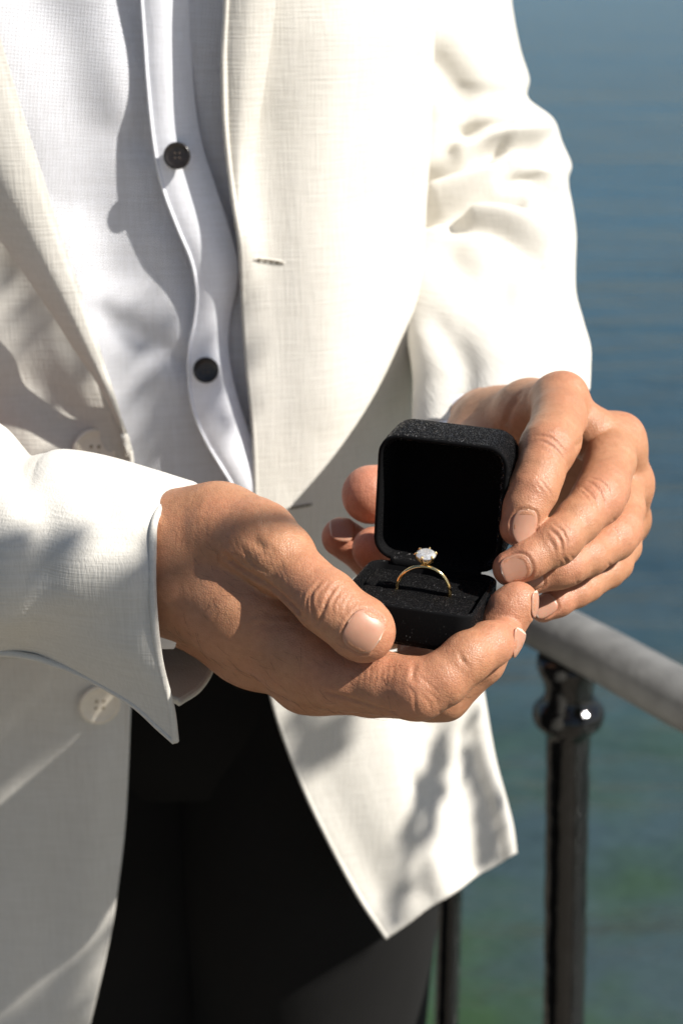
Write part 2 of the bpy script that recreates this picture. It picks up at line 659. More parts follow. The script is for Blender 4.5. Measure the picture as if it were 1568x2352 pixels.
# ------------------------------------------------------------------ railing
def railing():
    t = empty('railing', (RA[0], RA[1], 0), 'black iron railing with grey rounded handrail at the water edge', 'railing')
    o0, o1 = RA - rdir * 2.6, RA + rdir * 1.1
    # handrail: slightly flattened round bar
    n = 60
    seg = 32
    V, Fc = [], []
    side = nrm
    for i in range(n):
        c = o0 + (o1 - o0) * i / (n - 1)
        c = c + np.array([0, 0, 0.0012 * math.sin(i * 1.7)])
        for k in range(seg):
            a = 2 * math.pi * k / seg
            V.append(c + side * 0.0205 * math.cos(a) + np.array([0, 0, 0.0168]) * math.sin(a))
    for i in range(n - 1):
        for k in range(seg):
            k2 = (k + 1) % seg
            Fc.append((i * seg + k, i * seg + k2, (i + 1) * seg + k2, (i + 1) * seg + k))
    Fc.append(tuple(range(seg)))
    Fc.append(tuple((n - 1) * seg + k for k in range(seg)))
    obj('handrail', V, Fc, M['rail'], t)
    zt = RA[2] - 0.012
    # turned post with a collar below the handrail
    prof = [(0.026, 0.0), (0.026, 0.03), (0.018, 0.045), (0.0150, 0.07), (0.0148, zt - 0.074), (0.0152, zt - 0.060),
            (0.0160, zt - 0.054), (0.0196, zt - 0.051), (0.0232, zt - 0.047), (0.0243, zt - 0.042), (0.0234, zt - 0.037), (0.0200, zt - 0.033),
            (0.0166, zt - 0.030), (0.0160, zt - 0.024), (0.0172, zt - 0.017), (0.0200, zt - 0.011), (0.0216, zt - 0.006), (0.0210, zt)]
    dense = []
    for (r0, h0), (r1, h1) in zip(prof[:-1], prof[1:]):
        k = max(1, int(abs(h1 - h0) / 0.008))
        for q in range(k):
            dense.append((r0 + (r1 - r0) * q / k, h0 + (h1 - h0) * q / k))
    dense.append(prof[-1])
    V, Fc = lathe(dense, (0, 0, 0), (-0.035, 0, 1), 36)
    V = np.array(V)
    # hammered, many times painted surface
    rad = V.copy()
    rad[:, 2] = 0
    rl = np.maximum(np.linalg.norm(rad, axis=1, keepdims=True), 1e-6)
    V = V + rad / rl * (0.0007 * noise3(V, 160, 3))[:, None]
    base = np.array([RA[0] - 0.001, RA[1], 0]) + np.array([0.035, 0, 0]) * zt
    post = obj('post', V + base, Fc, M['iron'], t)
    thin = [(0.016, 0), (0.016, 0.02), (0.0098, 0.03), (0.0096, zt - 0.045), (0.0135, zt - 0.04), (0.0135, zt - 0.03), (0.0098, zt - 0.022), (0.0098, zt)]
    Vt, Ft = lathe(thin, (0, 0, 0), (0, 0, 1), 20)
    bm_me = None
    for k in range(-6, 19):
        if k in (0, -1):
            continue
        off = RA - rdir * 0.122 * k
        b0 = np.array([off[0], off[1], 0])
        if bm_me is None:
            o = obj('baluster', Vt, Ft, M['iron'], t)
            bm_me = o.data
        else:
            o = link(bpy.data.objects.new('baluster', bm_me), t)
        o.location = b0
    settle(t)
    return t


railing()


# ------------------------------------------------------------------ ring box
HINGE = np.array([3.36, 1.954, 57.117])
BR = np.array([[0.96, -0.063, 0.272], [0.135, 0.958, -0.252], [-0.244, 0.278, 0.929]])
LID_A = -0.078
BW, BD, BH, LH = 4.68, 4.75, 1.42, 2.55


def boxpt(q):
    """box centimetres (x right, y down, z back; origin at the hinge) -> world"""
    q = np.asarray(q, float)
    c = q @ BR.T + HINGE
    return CAM + 0.01 * (c[..., 0:1] * RIGHT - c[..., 1:2] * UP + c[..., 2:3] * FWD)


def lidpt(q):
    """lid centimetres (x right, u up along the rim plane, w back) -> world"""
    q = np.asarray(q, float)
    c, s = math.cos(LID_A), math.sin(LID_A)
    x = q[..., 0]
    y = -c * q[..., 1] + s * q[..., 2]
    z = s * q[..., 1] + c * q[..., 2]
    return boxpt(np.stack([x, y, z], -1))


def rrect(w, d, r, n=9):
    out = []
    for cx, cy, a0 in ((w / 2 - r, d / 2 - r, 0), (-w / 2 + r, d / 2 - r, 90), (-w / 2 + r, -d / 2 + r, 180), (w / 2 - r, -d / 2 + r, 270)):
        for k in range(n):
            a = math.radians(a0 + 90 * k / (n - 1))
            out.append((cx + r * math.cos(a), cy + r * math.sin(a)))
    return np.array(out)


def tray(rings):
    """rings: (w, d, r, h) -> (x, y, h) stacked loops, first ring closed, last ring closed"""
    V, Fc = [], []
    m = 0
    for w, d, r, h in rings:
        L = rrect(w, d, max(r, 0.02))
        m = len(L)
        for x, y in L:
            V.append((x, y, h))
    for i in range(len(rings) - 1):
        for k in range(m):
            k2 = (k + 1) % m
            Fc.append((i * m + k, i * m + k2, (i + 1) * m + k2, (i + 1) * m + k))
    Fc.append(tuple(range(m))[::-1])
    Fc.append(tuple((len(rings) - 1) * m + k for k in range(m)))
    return np.array(V, float), Fc


def ring_box():
    t = empty('ring_box', boxpt((0, BH, -BD / 2)), 'open black velvet ring box held in both hands', 'ring box')

    def shell(H, wall, r, fillet, floor):
        R = []
        for k in range(7):       # outside bottom fillet up
            a = math.pi / 2 * k / 6
            ins = fillet * (1 - math.sin(a))
            R.append((BW - 2 * ins, BD - 2 * ins, r - ins * 0.6, fillet * (1 - math.cos(a))))
        R.append((BW + 0.02, BD + 0.02, r, H * 0.6))
        e = 0.09
        for k in range(6):       # rounded rim
            a = math.pi / 2 * k / 5
            R.append((BW - 2 * e * (1 - math.cos(a)), BD - 2 * e * (1 - math.cos(a)), r - e * (1 - math.cos(a)), H - e + e * math.sin(a)))
        for k in range(1, 6):
            a = math.pi / 2 * k / 5
            ins = wall - e * (1 - math.sin(a)) if False else e + (wall - e) * 0 + e * math.sin(a)
            R.append((BW - 2 * ins - 0, BD - 2 * ins, r - ins, H - e + e * math.cos(a)))
        R.append((BW - 2 * wall, BD - 2 * wall, r - wall, H - 0.2))
        R.append((BW - 2 * wall - 0.04, BD - 2 * wall - 0.04, r - wall, floor))
        return tray(R)

    # base: local z up from the bottom; box y (down) = BH - h, box z = -(BD/2) + y
    V, Fc = shell(BH, 0.24, 0.62, 0.28, 0.3)
    W = boxpt(np.stack([V[:, 0], BH - V[:, 2], -BD / 2 + V[:, 1]], -1))
    a = obj('box_base', W, Fc, M['velvet'], t)
    V, Fc = shell(LH, 0.26, 0.80, 0.55, 0.35)
    Wl = lidpt(np.stack([V[:, 0], BD / 2 + 0.0 - V[:, 1], LH - V[:, 2]], -1))
    b = obj('box_lid', Wl, Fc, M['velvet'], t)
    # padded insert in two cushions with the ring slot between them
    for z0, z1, dip in ((-BD + 0.25, -BD * 0.475 - 0.04, 0), (-BD * 0.475 + 0.04, -0.28, 0)):
        w = BW - 0.5
        d = z1 - z0
        zc = (z0 + z1) / 2
        R = [(w, d, 0.3, 0.3), (w, d, 0.3, BH - 0.42)]
        for k in range(1, 7):
            aa = math.pi / 2 * k / 6
            ins = 0.16 * (1 - math.cos(aa))
            R.append((w - 2 * ins, d - 2 * ins, 0.3 - ins, BH - 0.42 + 0.2 * math.sin(aa)))
        V, Fc = tray(R)
        W = boxpt(np.stack([V[:, 0], BH - V[:, 2], zc + V[:, 1]], -1))
        obj('cushion', W, Fc, M['velvet'], t)
    # hinge roll between base and lid
    pts = [boxpt((x, 0.05, 0.02)) for x in np.linspace(-BW / 2 + 0.7, BW / 2 - 0.7, 20)]
    V, Fc = tube(pts, 0.0022, 10)
    obj('hinge', V, Fc, M['velvet'], t)
    for c in t.children:
        bm = bmesh.new()
        bm.from_mesh(c.data)
        bmesh.ops.recalc_face_normals(bm, faces=bm.faces)
        bm.to_mesh(c.data)
        bm.free()
    settle(t)


ring_box()


# ------------------------------------------------------------------ ring
def ring():
    R = 0.90
    slot_z = -BD * 0.475
    cx, cy = 0.09, 0.22           # centre of the band, box centimetres (y down)
    yaw = math.radians(6)
    t = empty('engagement_ring', boxpt((cx, 0.3, slot_z)), 'thin gold ring with a clear oval diamond standing in the box', 'ring')

    def rp(x, y, z):
        return boxpt((cx + x * math.cos(yaw) - z * math.sin(yaw), cy + y, slot_z + x * math.sin(yaw) + z * math.cos(yaw)))
    # band: D-shaped section
    V, Fc = [], []
    n, seg = 96, 14
    for i in range(n):
        a = 2 * math.pi * i / n
        for k in range(seg):
            b = 2 * math.pi * k / seg
            rr = R + 0.09 * math.cos(b) * (1.0 if math.cos(b) > 0 else 0.5)
            zz = 0.10 * math.sin(b)
            V.append(rp(rr * math.cos(a), -rr * math.sin(a), zz))
    for i in range(n):
        for k in range(seg):
            k2 = (k + 1) % seg
            j = (i + 1) % n
            Fc.append((i * seg + k, i * seg + k2, j * seg + k2, j * seg + k))
    obj('band', V, Fc, M['gold'], t)
    # oval brilliant: local a (across), b (along finger, i.e. front-back), h up; tilted a little to the lens
    top = R + 0.07
    g0 = top + 0.0
    tilt = math.radians(14)

    def gp(a, b, h):
        y = -(g0 + h * math.cos(tilt) - b * math.sin(tilt) * -1 * 0)
        z = b
        # lean forward
        yy = -(g0 + h * math.cos(tilt) + b * math.sin(tilt))
        zz = b * math.cos(tilt) - h * math.sin(tilt)
        return rp(a, yy, zz)
    A, B = 0.35, 0.36
    g = 0.42                       # girdle height
    rings = []
    N = 16

    def loop(s, h, ph):
        return [gp(A * s * math.cos(2 * math.pi * (k + ph) / N), B * s * math.sin(2 * math.pi * (k + ph) / N), h) for k in range(N)]
    loops = [loop(0.58, g + 0.115, 0), loop(0.80, g + 0.075, 0.5), loop(1.0, g + 0.012, 0), loop(1.0, g - 0.012, 0), loop(0.62, g - 0.14, 0.5), loop(0.28, g - 0.25, 0)]
    V = [p for L in loops for p in L]
    Fc = [tuple(range(N))]
    for i in range(len(loops) - 1):
        for k in range(N):
            k2 = (k + 1) % N
            a_, b_, c_, d_ = i * N + k, i * N + k2, (i + 1) * N + k2, (i + 1) * N + k
            if i in (0, 3):
                Fc += [(a_, b_, d_), (b_, c_, d_)]
            elif i in (1, 4):
                Fc += [(a_, b_, c_), (a_, c_, d_)]
            else:
                Fc.append((a_, b_, c_, d_))
    V.append(gp(0, 0, g - 0.31))
    q = len(V) - 1
    for k in range(N):
        Fc.append(((len(loops) - 1) * N + k, (len(loops) - 1) * N + (k + 1) % N, q))
    d = obj('diamond', V, Fc, M['diamond'], t, smooth=False)
    bm = bmesh.new()
    bm.from_mesh(d.data)
    bmesh.ops.recalc_face_normals(bm, faces=bm.faces)
    bm.to_mesh(d.data)
    bm.free()
    for k in range(6):
        a = 2 * math.pi * (k + 0.25) / 6
        ca, sa = math.cos(a), math.sin(a)
        pts = [gp(0.05 * ca, 0.05 * sa, 0.02), gp(0.15 * ca, 0.17 * sa, 0.12), gp(A * 0.82 * ca, B * 0.82 * sa, g - 0.16), gp(A * 1.06 * ca, B * 1.06 * sa, g - 0.02), gp(A * 1.03 * ca, B * 1.03 * sa, g + 0.05), gp(A * 0.86 * ca, B * 0.86 * sa, g + 0.085)]
        P_ = catmull(np.array(pts), 16)
        V, Fc = tube(P_, [0.00035] * 12 + [0.00036, 0.00038, 0.00038, 0.0002], 8)
        obj('prong', V, Fc, M['gold'], t)
    settle(t)


ring()


# ------------------------------------------------------------------ person: body surface from blended tapered limbs
class Field:
    """signed distance on a grid (centimetres in lens space), tapered capsules blended into one skin"""

    def __init__(self, lo, hi, h):
        self.lo = np.array(lo, float)
        self.h = h
        self.n = np.ceil((np.array(hi) - lo) / h).astype(int) + 1
        self.D = np.full(self.n, 3.0, np.float32)

    def box(self, lo, hi):
        a = np.maximum(((lo - self.lo) / self.h).astype(int), 0)
        b = np.minimum(np.ceil((hi - self.lo) / self.h).astype(int) + 1, self.n)
        return tuple(slice(x, y) for x, y in zip(a, b))

    def coords(self, sl):
        return [(self.lo[i] + self.h * np.arange(sl[i].start, sl[i].stop)).astype(np.float32) for i in range(3)]


def cone_sdf(X, a, b, r1, r2):
    """tapered capsule on an open grid of three coordinate vectors"""
    q = [(X[i] - np.float32(a[i])).reshape([-1 if j == i else 1 for j in range(3)]) for i in range(3)]
    ba = (b - a).astype(np.float32)
    l2 = max(float(ba @ ba), 1e-8)
    dot = q[0] * ba[0] + q[1] * ba[1] + q[2] * ba[2]
    t = np.clip(dot / np.float32(l2), 0, 1)
    d2 = q[0] ** 2 + q[1] ** 2 + q[2] ** 2 - t * (2 * dot - t * np.float32(l2))
    s = t * (np.float32(0.65) + np.float32(0.35) * t * (3 - 2 * t))
    return np.sqrt(np.maximum(d2, 0)) - (np.float32(r1) + np.float32(r2 - r1) * s)


def smin(a, b, k):
    h = np.maximum(k - np.abs(a - b), 0) / k
    return np.minimum(a, b) - h * h * k * 0.25


def J(px, py, d, r):
    """joint: frame position, depth, radius in frame units -> (lens-space cm, radius cm)"""
    return np.array([(px - 784) / FPX * d, (py - 1176) / FPX * d, d]), r * d / FPX


def chain_field(fld, joints, k):
    js = [J(*j) for j in joints]
    mg = 0.9 + fld.h
    lo = np.min([p - r for p, r in js], 0) - mg
    hi = np.max([p + r for p, r in js], 0) + mg
    sl = fld.box(lo, hi)
    d = np.full([q.stop - q.start for q in sl], 3.0, np.float32)
    for (p0, r0), (p1, r1) in zip(js[:-1], js[1:]):
        s2 = fld.box(np.minimum(p0 - r0, p1 - r1) - mg, np.maximum(p0 + r0, p1 + r1) + mg)
        e = cone_sdf(fld.coords(s2), p0, p1, r0, r1)
        loc = tuple(slice(u.start - w.start, u.stop - w.start) for u, w in zip(s2, sl))
        d[loc] = smin(d[loc], e, k)
    return sl, fld.coords(sl), d, js


def blob_field(fld, c, rad):
    """ellipsoid bump: c = (px, py, d), rad cm"""
    p, _ = J(*c, 1)
    rad = np.asarray(rad, float)
    R = rad.max()
    sl = fld.box(p - R - 1.1, p + R + 1.1)
    q = np.stack(np.meshgrid(*fld.coords(sl), indexing='ij'), -1) - p
    k0 = np.linalg.norm(q / rad, axis=-1)
    k1 = np.linalg.norm(q / rad ** 2, axis=-1)
    return sl, k0 * (k0 - 1) / np.maximum(k1, 1e-6)


def surface_nets(D, lo, h):
    s = D < 0
    n = np.array(D.shape)
    c = np.zeros(n - 1, np.int8)
    for dx in (0, 1):
        for dy in (0, 1):
            for dz in (0, 1):
                c += s[dx:n[0] - 1 + dx, dy:n[1] - 1 + dy, dz:n[2] - 1 + dz]
    act = (c > 0) & (c < 8)
    idx = np.argwhere(act)
    ids = np.full(act.shape, -1, np.int64)
    ids[act] = np.arange(len(idx))
    acc = np.zeros((len(idx), 3))
    cnt = np.zeros(len(idx))
    corners = [(x, y, z) for x in (0, 1) for y in (0, 1) for z in (0, 1)]
    for ca in corners:
        for ax in range(3):
            if ca[ax]:
                continue
            cb = list(ca)
            cb[ax] = 1
            va = D[idx[:, 0] + ca[0], idx[:, 1] + ca[1], idx[:, 2] + ca[2]]
            vb = D[idx[:, 0] + cb[0], idx[:, 1] + cb[1], idx[:, 2] + cb[2]]
            m = (va < 0) != (vb < 0)
            t = np.where(m, va / np.where(m, va - vb, 1), 0)
            p = np.tile(np.array(ca, float), (len(idx), 1))
            p[:, ax] += t
            acc += p * m[:, None]
            cnt += m
    V = lo + h * (idx + acc / np.maximum(cnt, 1)[:, None])
    Fc = []
    for ax in range(3):
        o1, o2 = (ax + 1) % 3, (ax + 2) % 3
        sl0 = [slice(None)] * 3
        sl1 = [slice(None)] * 3
        sl0[ax] = slice(0, n[ax] - 1)
        sl1[ax] = slice(1, n[ax])
        e = s[tuple(sl0)] != s[tuple(sl1)]
        q = np.argwhere(e)
        q = q[(q[:, o1] > 0) & (q[:, o2] > 0) & (q[:, o1] < n[o1] - 1) & (q[:, o2] < n[o2] - 1)]
        inside = s[tuple(q.T)]
        cells = []
        for a, b in ((-1, -1), (0, -1), (0, 0), (-1, 0)):
            r = q.copy()
            r[:, o1] += a
            r[:, o2] += b
            cells.append(ids[tuple(r.T)])
        f = np.stack(cells, 1)
        f[~inside] = f[~inside][:, ::-1]
        f = f[(f >= 0).all(1)]
        Fc.append(f)
    return V, np.concatenate(Fc)


def build_hand(lo, hi, h, palm, fingers, palm_k=0.9, blobs=(), cuts=()):
    fld = Field(lo, hi, h)
    for jn in palm:
        sl, X, d, js = chain_field(fld, jn, 0.6)
        fld.D[sl] = smin(fld.D[sl], d, palm_k)
    FG = np.full(fld.n, 3.0, np.float32)
    KK = np.full(fld.n, 0.10, np.float32)
    for jn, kbase, reach in fingers:
        sl, X, d, js = chain_field(fld, jn, 0.22)
        FG[sl] = smin(FG[sl], d, 0.10)
        b = js[0][0]
        dist = cone_sdf(X, b, b + 1e-3, 0, 0)
        kk = 0.10 + kbase * np.clip(1 - (dist - js[0][1] * 0.6) / reach, 0, 1)
        KK[sl] = np.maximum(KK[sl], kk)
    fld.D = smin(fld.D, FG, KK)
    for c, rad, k in blobs:
        sl, d = blob_field(fld, c, rad)
        fld.D[sl] = smin(fld.D[sl], d, k)
    V, Fc = surface_nets(fld.D, fld.lo, h)
    # relax the grid stepping a little
    nV = len(V)
    for it in range(2):
        S = np.zeros_like(V)
        n = np.zeros(nV)
        for a, b in ((0, 1), (1, 2), (2, 3), (3, 0)):
            np.add.at(S, Fc[:, a], V[Fc[:, b]])
            np.add.at(n, Fc[:, a], 1)
            np.add.at(S, Fc[:, b], V[Fc[:, a]])
            np.add.at(n, Fc[:, b], 1)
        V = 0.5 * V + 0.5 * S / np.maximum(n, 1)[:, None]
    return V, Fc


def vnormals(V, Fc):
    N = np.zeros_like(V)
    fn = np.cross(V[Fc[:, 2]] - V[Fc[:, 0]], V[Fc[:, 3]] - V[Fc[:, 1]])
    for k in range(4):
        np.add.at(N, Fc[:, k], fn)
    return N / np.maximum(np.linalg.norm(N, axis=1, keepdims=True), 1e-12)


def lens_to_world(V):
    return CAM + 0.01 * (V[:, 0:1] * RIGHT - V[:, 1:2] * UP + V[:, 2:3] * FWD)


def bvh_of(V, Fc):
    return BVHTree.FromPolygons(V.tolist(), Fc.tolist())


def cast_px(bvh, px, py):
    """where the line of sight through a frame point meets the skin (lens-space cm)"""
    d = Vector(((px - 784) / FPX, (py - 1176) / FPX, 1.0)).normalized()
    h = bvh.ray_cast(Vector((0, 0, 0)), d)
    return None if h[0] is None else np.array(h[0])


def carve(V, N, bvh, lines):
    """skin creases: (polyline of frame points, width mm, depth mm)"""
    off = np.zeros(len(V))
    for line, w, dep in lines:
        L = catmull(np.asarray(line, float), max(6, 6 * len(line)))
        pts = [cast_px(bvh, *p) for p in L]
        pts = np.array([p for p in pts if p is not None])
        if len(pts) < 2:
            continue
        keep = [pts[0]]
        for p in pts[1:]:
            if np.linalg.norm(p - keep[-1]) < 0.8:
                keep.append(p)
        pts = np.array(keep)
        if len(pts) < 2:
            continue
        w_ = w * 0.1
        m = np.all((V > pts.min(0) - 4 * w_) & (V < pts.max(0) + 4 * w_), axis=1)
        if not m.any():
            continue
        d = seg_dist(V[m], pts)
        g = -np.exp(-(d / w_) ** 2) + 0.14 * np.exp(-((d - 2.1 * w_) / (w_ * 1.1)) ** 2)
        # fade towards the ends of the line
        e0 = np.linalg.norm(V[m] - pts[0], axis=1)
        e1 = np.linalg.norm(V[m] - pts[-1], axis=1)
        fade = np.clip(np.minimum(e0, e1) / 0.25, 0.25, 1)
        off[m] += 0.95 * dep * 0.1 * g * fade
    return V + N * off[:, None]


def make_nail(V, Fc, bvh, centre, normal, along, width, length, grooves, edge=0.16, lift=0.012, tip_pow=3.0):
    """nail plate laid on the finger: centre = lens cm near the finger, normal/along = lens-space directions"""
    n = np.asarray(normal, float)
    n /= np.linalg.norm(n)
    t = np.asarray(along, float)
    t = t - n * (t @ n)
    t /= np.linalg.norm(t)
    s = np.cross(n, t)
    nu, nv = 19, 25
    c = np.asarray(centre, float)
    h0 = bvh.ray_cast(Vector(c + n * 2.5), Vector(-n))
    if h0[0] is None:
        return None
    c = np.array(h0[0])
    ab, hh, grid = [], [], []
    for i in range(nv):
        b = -1 + 2 * i / (nv - 1)
        p = 2.6 if b < 0 else tip_pow
        w = max((1 - abs(b) ** p) ** (1 / p) if abs(b) < 1 else 0.0, 0.02)
        for j in range(nu):
            a = -1 + 2 * j / (nu - 1)
            y, x = b * length / 2, a * w * width / 2
            grid.append((x, y, a, b))
            h = bvh.ray_cast(Vector(c + t * y + s * x + n * 1.2), Vector(-n))
            if h[0] is not None:
                z = (np.array(h[0]) - c) @ n
                if z > -0.3 and abs(a) < 0.9 and b < 0.35:
                    ab.append((1, x, y, x * x, x * y, y * y))
                    hh.append(z)
    co = np.linalg.lstsq(np.array(ab), np.array(hh), rcond=None)[0]
    co[3] = np.clip(co[3], -0.75 / width, 0.0)
    co[5] = np.clip(co[5], -0.30 / length, 0.02)
    G = np.array([c + t * y + s * x + n * (co @ np.array((1, x, y, x * x, x * y, y * y)) + lift - 0.03 * max(abs(a_), abs(b_)) ** 8) for x, y, a_, b_ in grid])
    g2 = G.reshape(nv, nu, 3)
    last = int(nv * 0.86)
    grooves.append(np.concatenate([g2[last:0:-1, 0], g2[0, ::3], g2[1:last, -1]]))
    return (G, n, nu, nv, edge)


def nail_object(data, parent):
    G, n, nu, nv, edge = data
    W = lens_to_world(G.reshape(-1, 3))
    faces = []
    for i in range(nv - 1):
        for j in range(nu - 1):
            faces.append((i * nu + j, i * nu + j + 1, (i + 1) * nu + j + 1, (i + 1) * nu + j))
    nw = n[0] * RIGHT - n[1] * UP + n[2] * FWD
    f = faces[nu * 5 + 5]
    if np.cross(W[f[1]] - W[f[0]], W[f[2]] - W[f[0]]) @ nw < 0:
        faces = [q[::-1] for q in faces]
    o = obj('fingernail', W, faces, M['nail'], parent, solid=0.0006, offset=-1)
    o.data.materials.append(M['nailedge'])
    k = 0
    for i in range(nv - 1):
        for j in range(nu - 1):
            if -1 + 2 * (i + 0.5) / (nv - 1) > 1 - 2 * edge:
                o.data.polygons[k].material_index = 1
            k += 1
    return o


def groove(V, N, lines, w=0.055, dep=0.035):
    off = np.zeros(len(V))
    for L in lines:
        m = np.all((V > L.min(0) - 0.4) & (V < L.max(0) + 0.4), axis=1)
        d = seg_dist(V[m], L)
        off[m] += dep * (-np.exp(-(d / w) ** 2) + 0.55 * np.exp(-((d - 2.3 * w) / (1.3 * w)) ** 2))
    return V + N * off[:, None]


person = empty('person', (-0.09, 0.84, 0), 'man in cream linen jacket and white shirt holding out a ring box', 'person')

# ---- hand holding the base (comes in from the left of the picture)
HL_palm = [
    [(150, 1330, 60.5, 150), (400, 1308, 56.6, 138)],
    [(330, 1310, 57.6, 140), (400, 1300, 56.5, 142), (560, 1395, 55.0, 128), (690, 1495, 54.4, 102), (770, 1545, 54.0, 78)],
    [(400, 1330, 58.5, 128), (600, 1450, 57.6, 130), (735, 1553, 56.4, 78)],
    [(420, 1320, 60.5, 120), (620, 1440, 60.0, 125), (760, 1510, 58.6, 90)],
    [(430, 1245, 56.2, 118), (500, 1228, 55.6, 114), (580, 1240, 54.6, 100)],
    [(560, 1290, 57.5, 110), (700, 1420, 58.0, 95)],
]
HL_fingers = [
    # thumb
    ([(520, 1232, 55.0, 108), (592, 1246, 54.0, 97), (640, 1281, 53.4, 84), (694, 1330, 52.7, 66), (722, 1357, 52.4, 67), (750, 1381, 52.1, 73), (780, 1408, 51.9, 69), (826, 1442, 51.8, 73), (838, 1452, 51.8, 70)], 0.4, 1.2),
    # index
    ([(735, 1535, 54.2, 88), (800, 1556, 53.6, 76), (880, 1570, 53.0, 72), (940, 1580, 52.5, 70), (962, 1584, 52.3, 69), (1015, 1560, 52.2, 62), (1062, 1520, 52.3, 57), (1078, 1506, 52.4, 56), (1120, 1482, 52.9, 53), (1155, 1466, 53.6, 47)], 0.5, 2.0),
    # middle: runs below and behind the index, tip up against the side of the box
    ([(705, 1556, 56.6, 86), (850, 1588, 56.0, 58), (990, 1596, 55.3, 60), (1020, 1598, 55.0, 57), (1105, 1520, 54.6, 52), (1150, 1440, 54.4, 51), (1172, 1400, 54.4, 51), (1188, 1383, 54.4, 48)], 0.5, 2.0),
    # ring and little fingers curl up behind the box
    ([(740, 1500, 59.2, 82), (860, 1560, 58.8, 55), (960, 1540, 59.5, 52), (965, 1440, 61.6, 50), (925, 1330, 62.0, 50), (868, 1266, 61.4, 51), (858, 1260, 61.2, 50)], 0.4, 1.6),
    ([(640, 1430, 61.0, 70), (780, 1480, 62.0, 50), (900, 1440, 63.5, 48), (900, 1350, 64.4, 47), (845, 1275, 63.8, 47), (784, 1234, 63.0, 46)], 0.4, 1.6),
]
HL_blobs = [((715, 1588, 55.4), (0.75, 0.55, 0.75), 0.5)]
VL, FL = build_hand((-10.5, -2.0, 48.5), (7.0, 8.6, 67.0), 0.06, HL_palm, HL_fingers, blobs=HL_blobs)

# ---- hand steadying the lid (comes from behind, right of the picture)
HR_palm = [
    [(1142, 800, 78.2, 62), (1130, 930, 73.2, 72), (1122, 992, 69.5, 90)],
    [(1122, 992, 68.6, 98), (1215, 950, 63.8, 74), (1292, 912, 60.6, 50)],
    [(1130, 1010, 67.0, 100), (1280, 1010, 64.0, 78), (1425, 1003, 61.6, 50)],
    [(1130, 1050, 67.2, 95), (1300, 1080, 65.0, 85), (1436, 1108, 62.6, 50)],
    [(1130, 1080, 67.4, 85), (1310, 1140, 65.8, 85), (1440, 1203, 63.8, 46)],
    [(1300, 952, 61.0, 50), (1360, 1000, 60.9, 54), (1412, 1030, 61.2, 50)],
    [(1425, 1050, 61.8, 48), (1438, 1120, 62.4, 46), (1440, 1180, 63.2, 42)],
    [(1120, 1035, 67.2, 85), (1070, 1075, 65.0, 85), (1010, 1110, 63.8, 75)],
]
HR_fingers = [
    # index
    ([(1280, 918, 60.8, 62), (1283, 960, 59.2, 62), (1268, 1010, 57.4, 64), (1257, 1030, 56.8, 64), (1238, 1090, 56.0, 55), (1224, 1126, 55.7, 56), (1207, 1165, 55.5, 50), (1190, 1212, 55.4, 44)], 0.45, 1.4),
    # middle
    ([(1405, 1008, 61.6, 56), (1400, 1060, 59.6, 58), (1384, 1122, 57.6, 60), (1372, 1146, 57.0, 60), (1326, 1196, 56.0, 52), (1286, 1238, 55.3, 50), (1272, 1250, 55.2, 50), (1215, 1285, 54.9, 44), (1172, 1306, 54.9, 42)], 0.45, 1.4),
    # ring
    ([(1428, 1110, 62.4, 54), (1428, 1170, 60.4, 51), (1422, 1218, 59.0, 51), (1408, 1236, 58.5, 51), (1350, 1276, 57.4, 46), (1304, 1298, 56.8, 45), (1280, 1308, 56.7, 44), (1218, 1332, 56.6, 36)], 0.45, 1.4),
    # little
    ([(1436, 1204, 63.6, 46), (1428, 1256, 61.6, 42), (1410, 1294, 60.2, 41), (1394, 1310, 59.6, 40), (1345, 1346, 58.6, 36), (1322, 1358, 58.2, 36), (1280, 1382, 57.8, 34), (1246, 1399, 57.6, 31)], 0.4, 1.2),
    # thumb behind the lid
    ([(1040, 1090, 64.4, 80), (960, 1120, 63.0, 70), (925, 1130, 62.6, 70), (895, 1134, 62.4, 66), (852, 1136, 62.2, 68)], 0.45, 1.2),
]
HR_blobs = [((1300, 896, 60.6), (0.55, 0.50, 0.6), 0.5), ((1432, 992, 61.6), (0.5, 0.5, 0.55), 0.5), ((1452, 1096, 62.4), (0.5, 0.5, 0.5), 0.5), ((1460, 1190, 63.4), (0.4, 0.42, 0.45), 0.4)]
VR, FR = build_hand((-1.6, -7.2, 52.2), (13.2, 6.0, 74.0), 0.06, HR_palm, HR_fingers, blobs=HR_blobs)

NL, NR = vnormals(VL, FL), vnormals(VR, FR)
bvL, bvR = bvh_of(VL, FL), bvh_of(VR, FR)


def a1(x, y):      # close-up of the left hand -> frame
    return (306.25 + x * 0.3906, 1041.25 + y * 0.3906)


def a2(x, y):      # close-up of the right hand -> frame
    return (1041.25 + x * 0.3125, 826.9 + y * 0.3125)


def a3(x, y):      # close-up of the fingers under the box -> frame
    return (796.25 + x * 0.3125, 1225 + y * 0.3125)


def cr(f, pts, w, d):
    return ([f(*p) for p in pts], w, d)


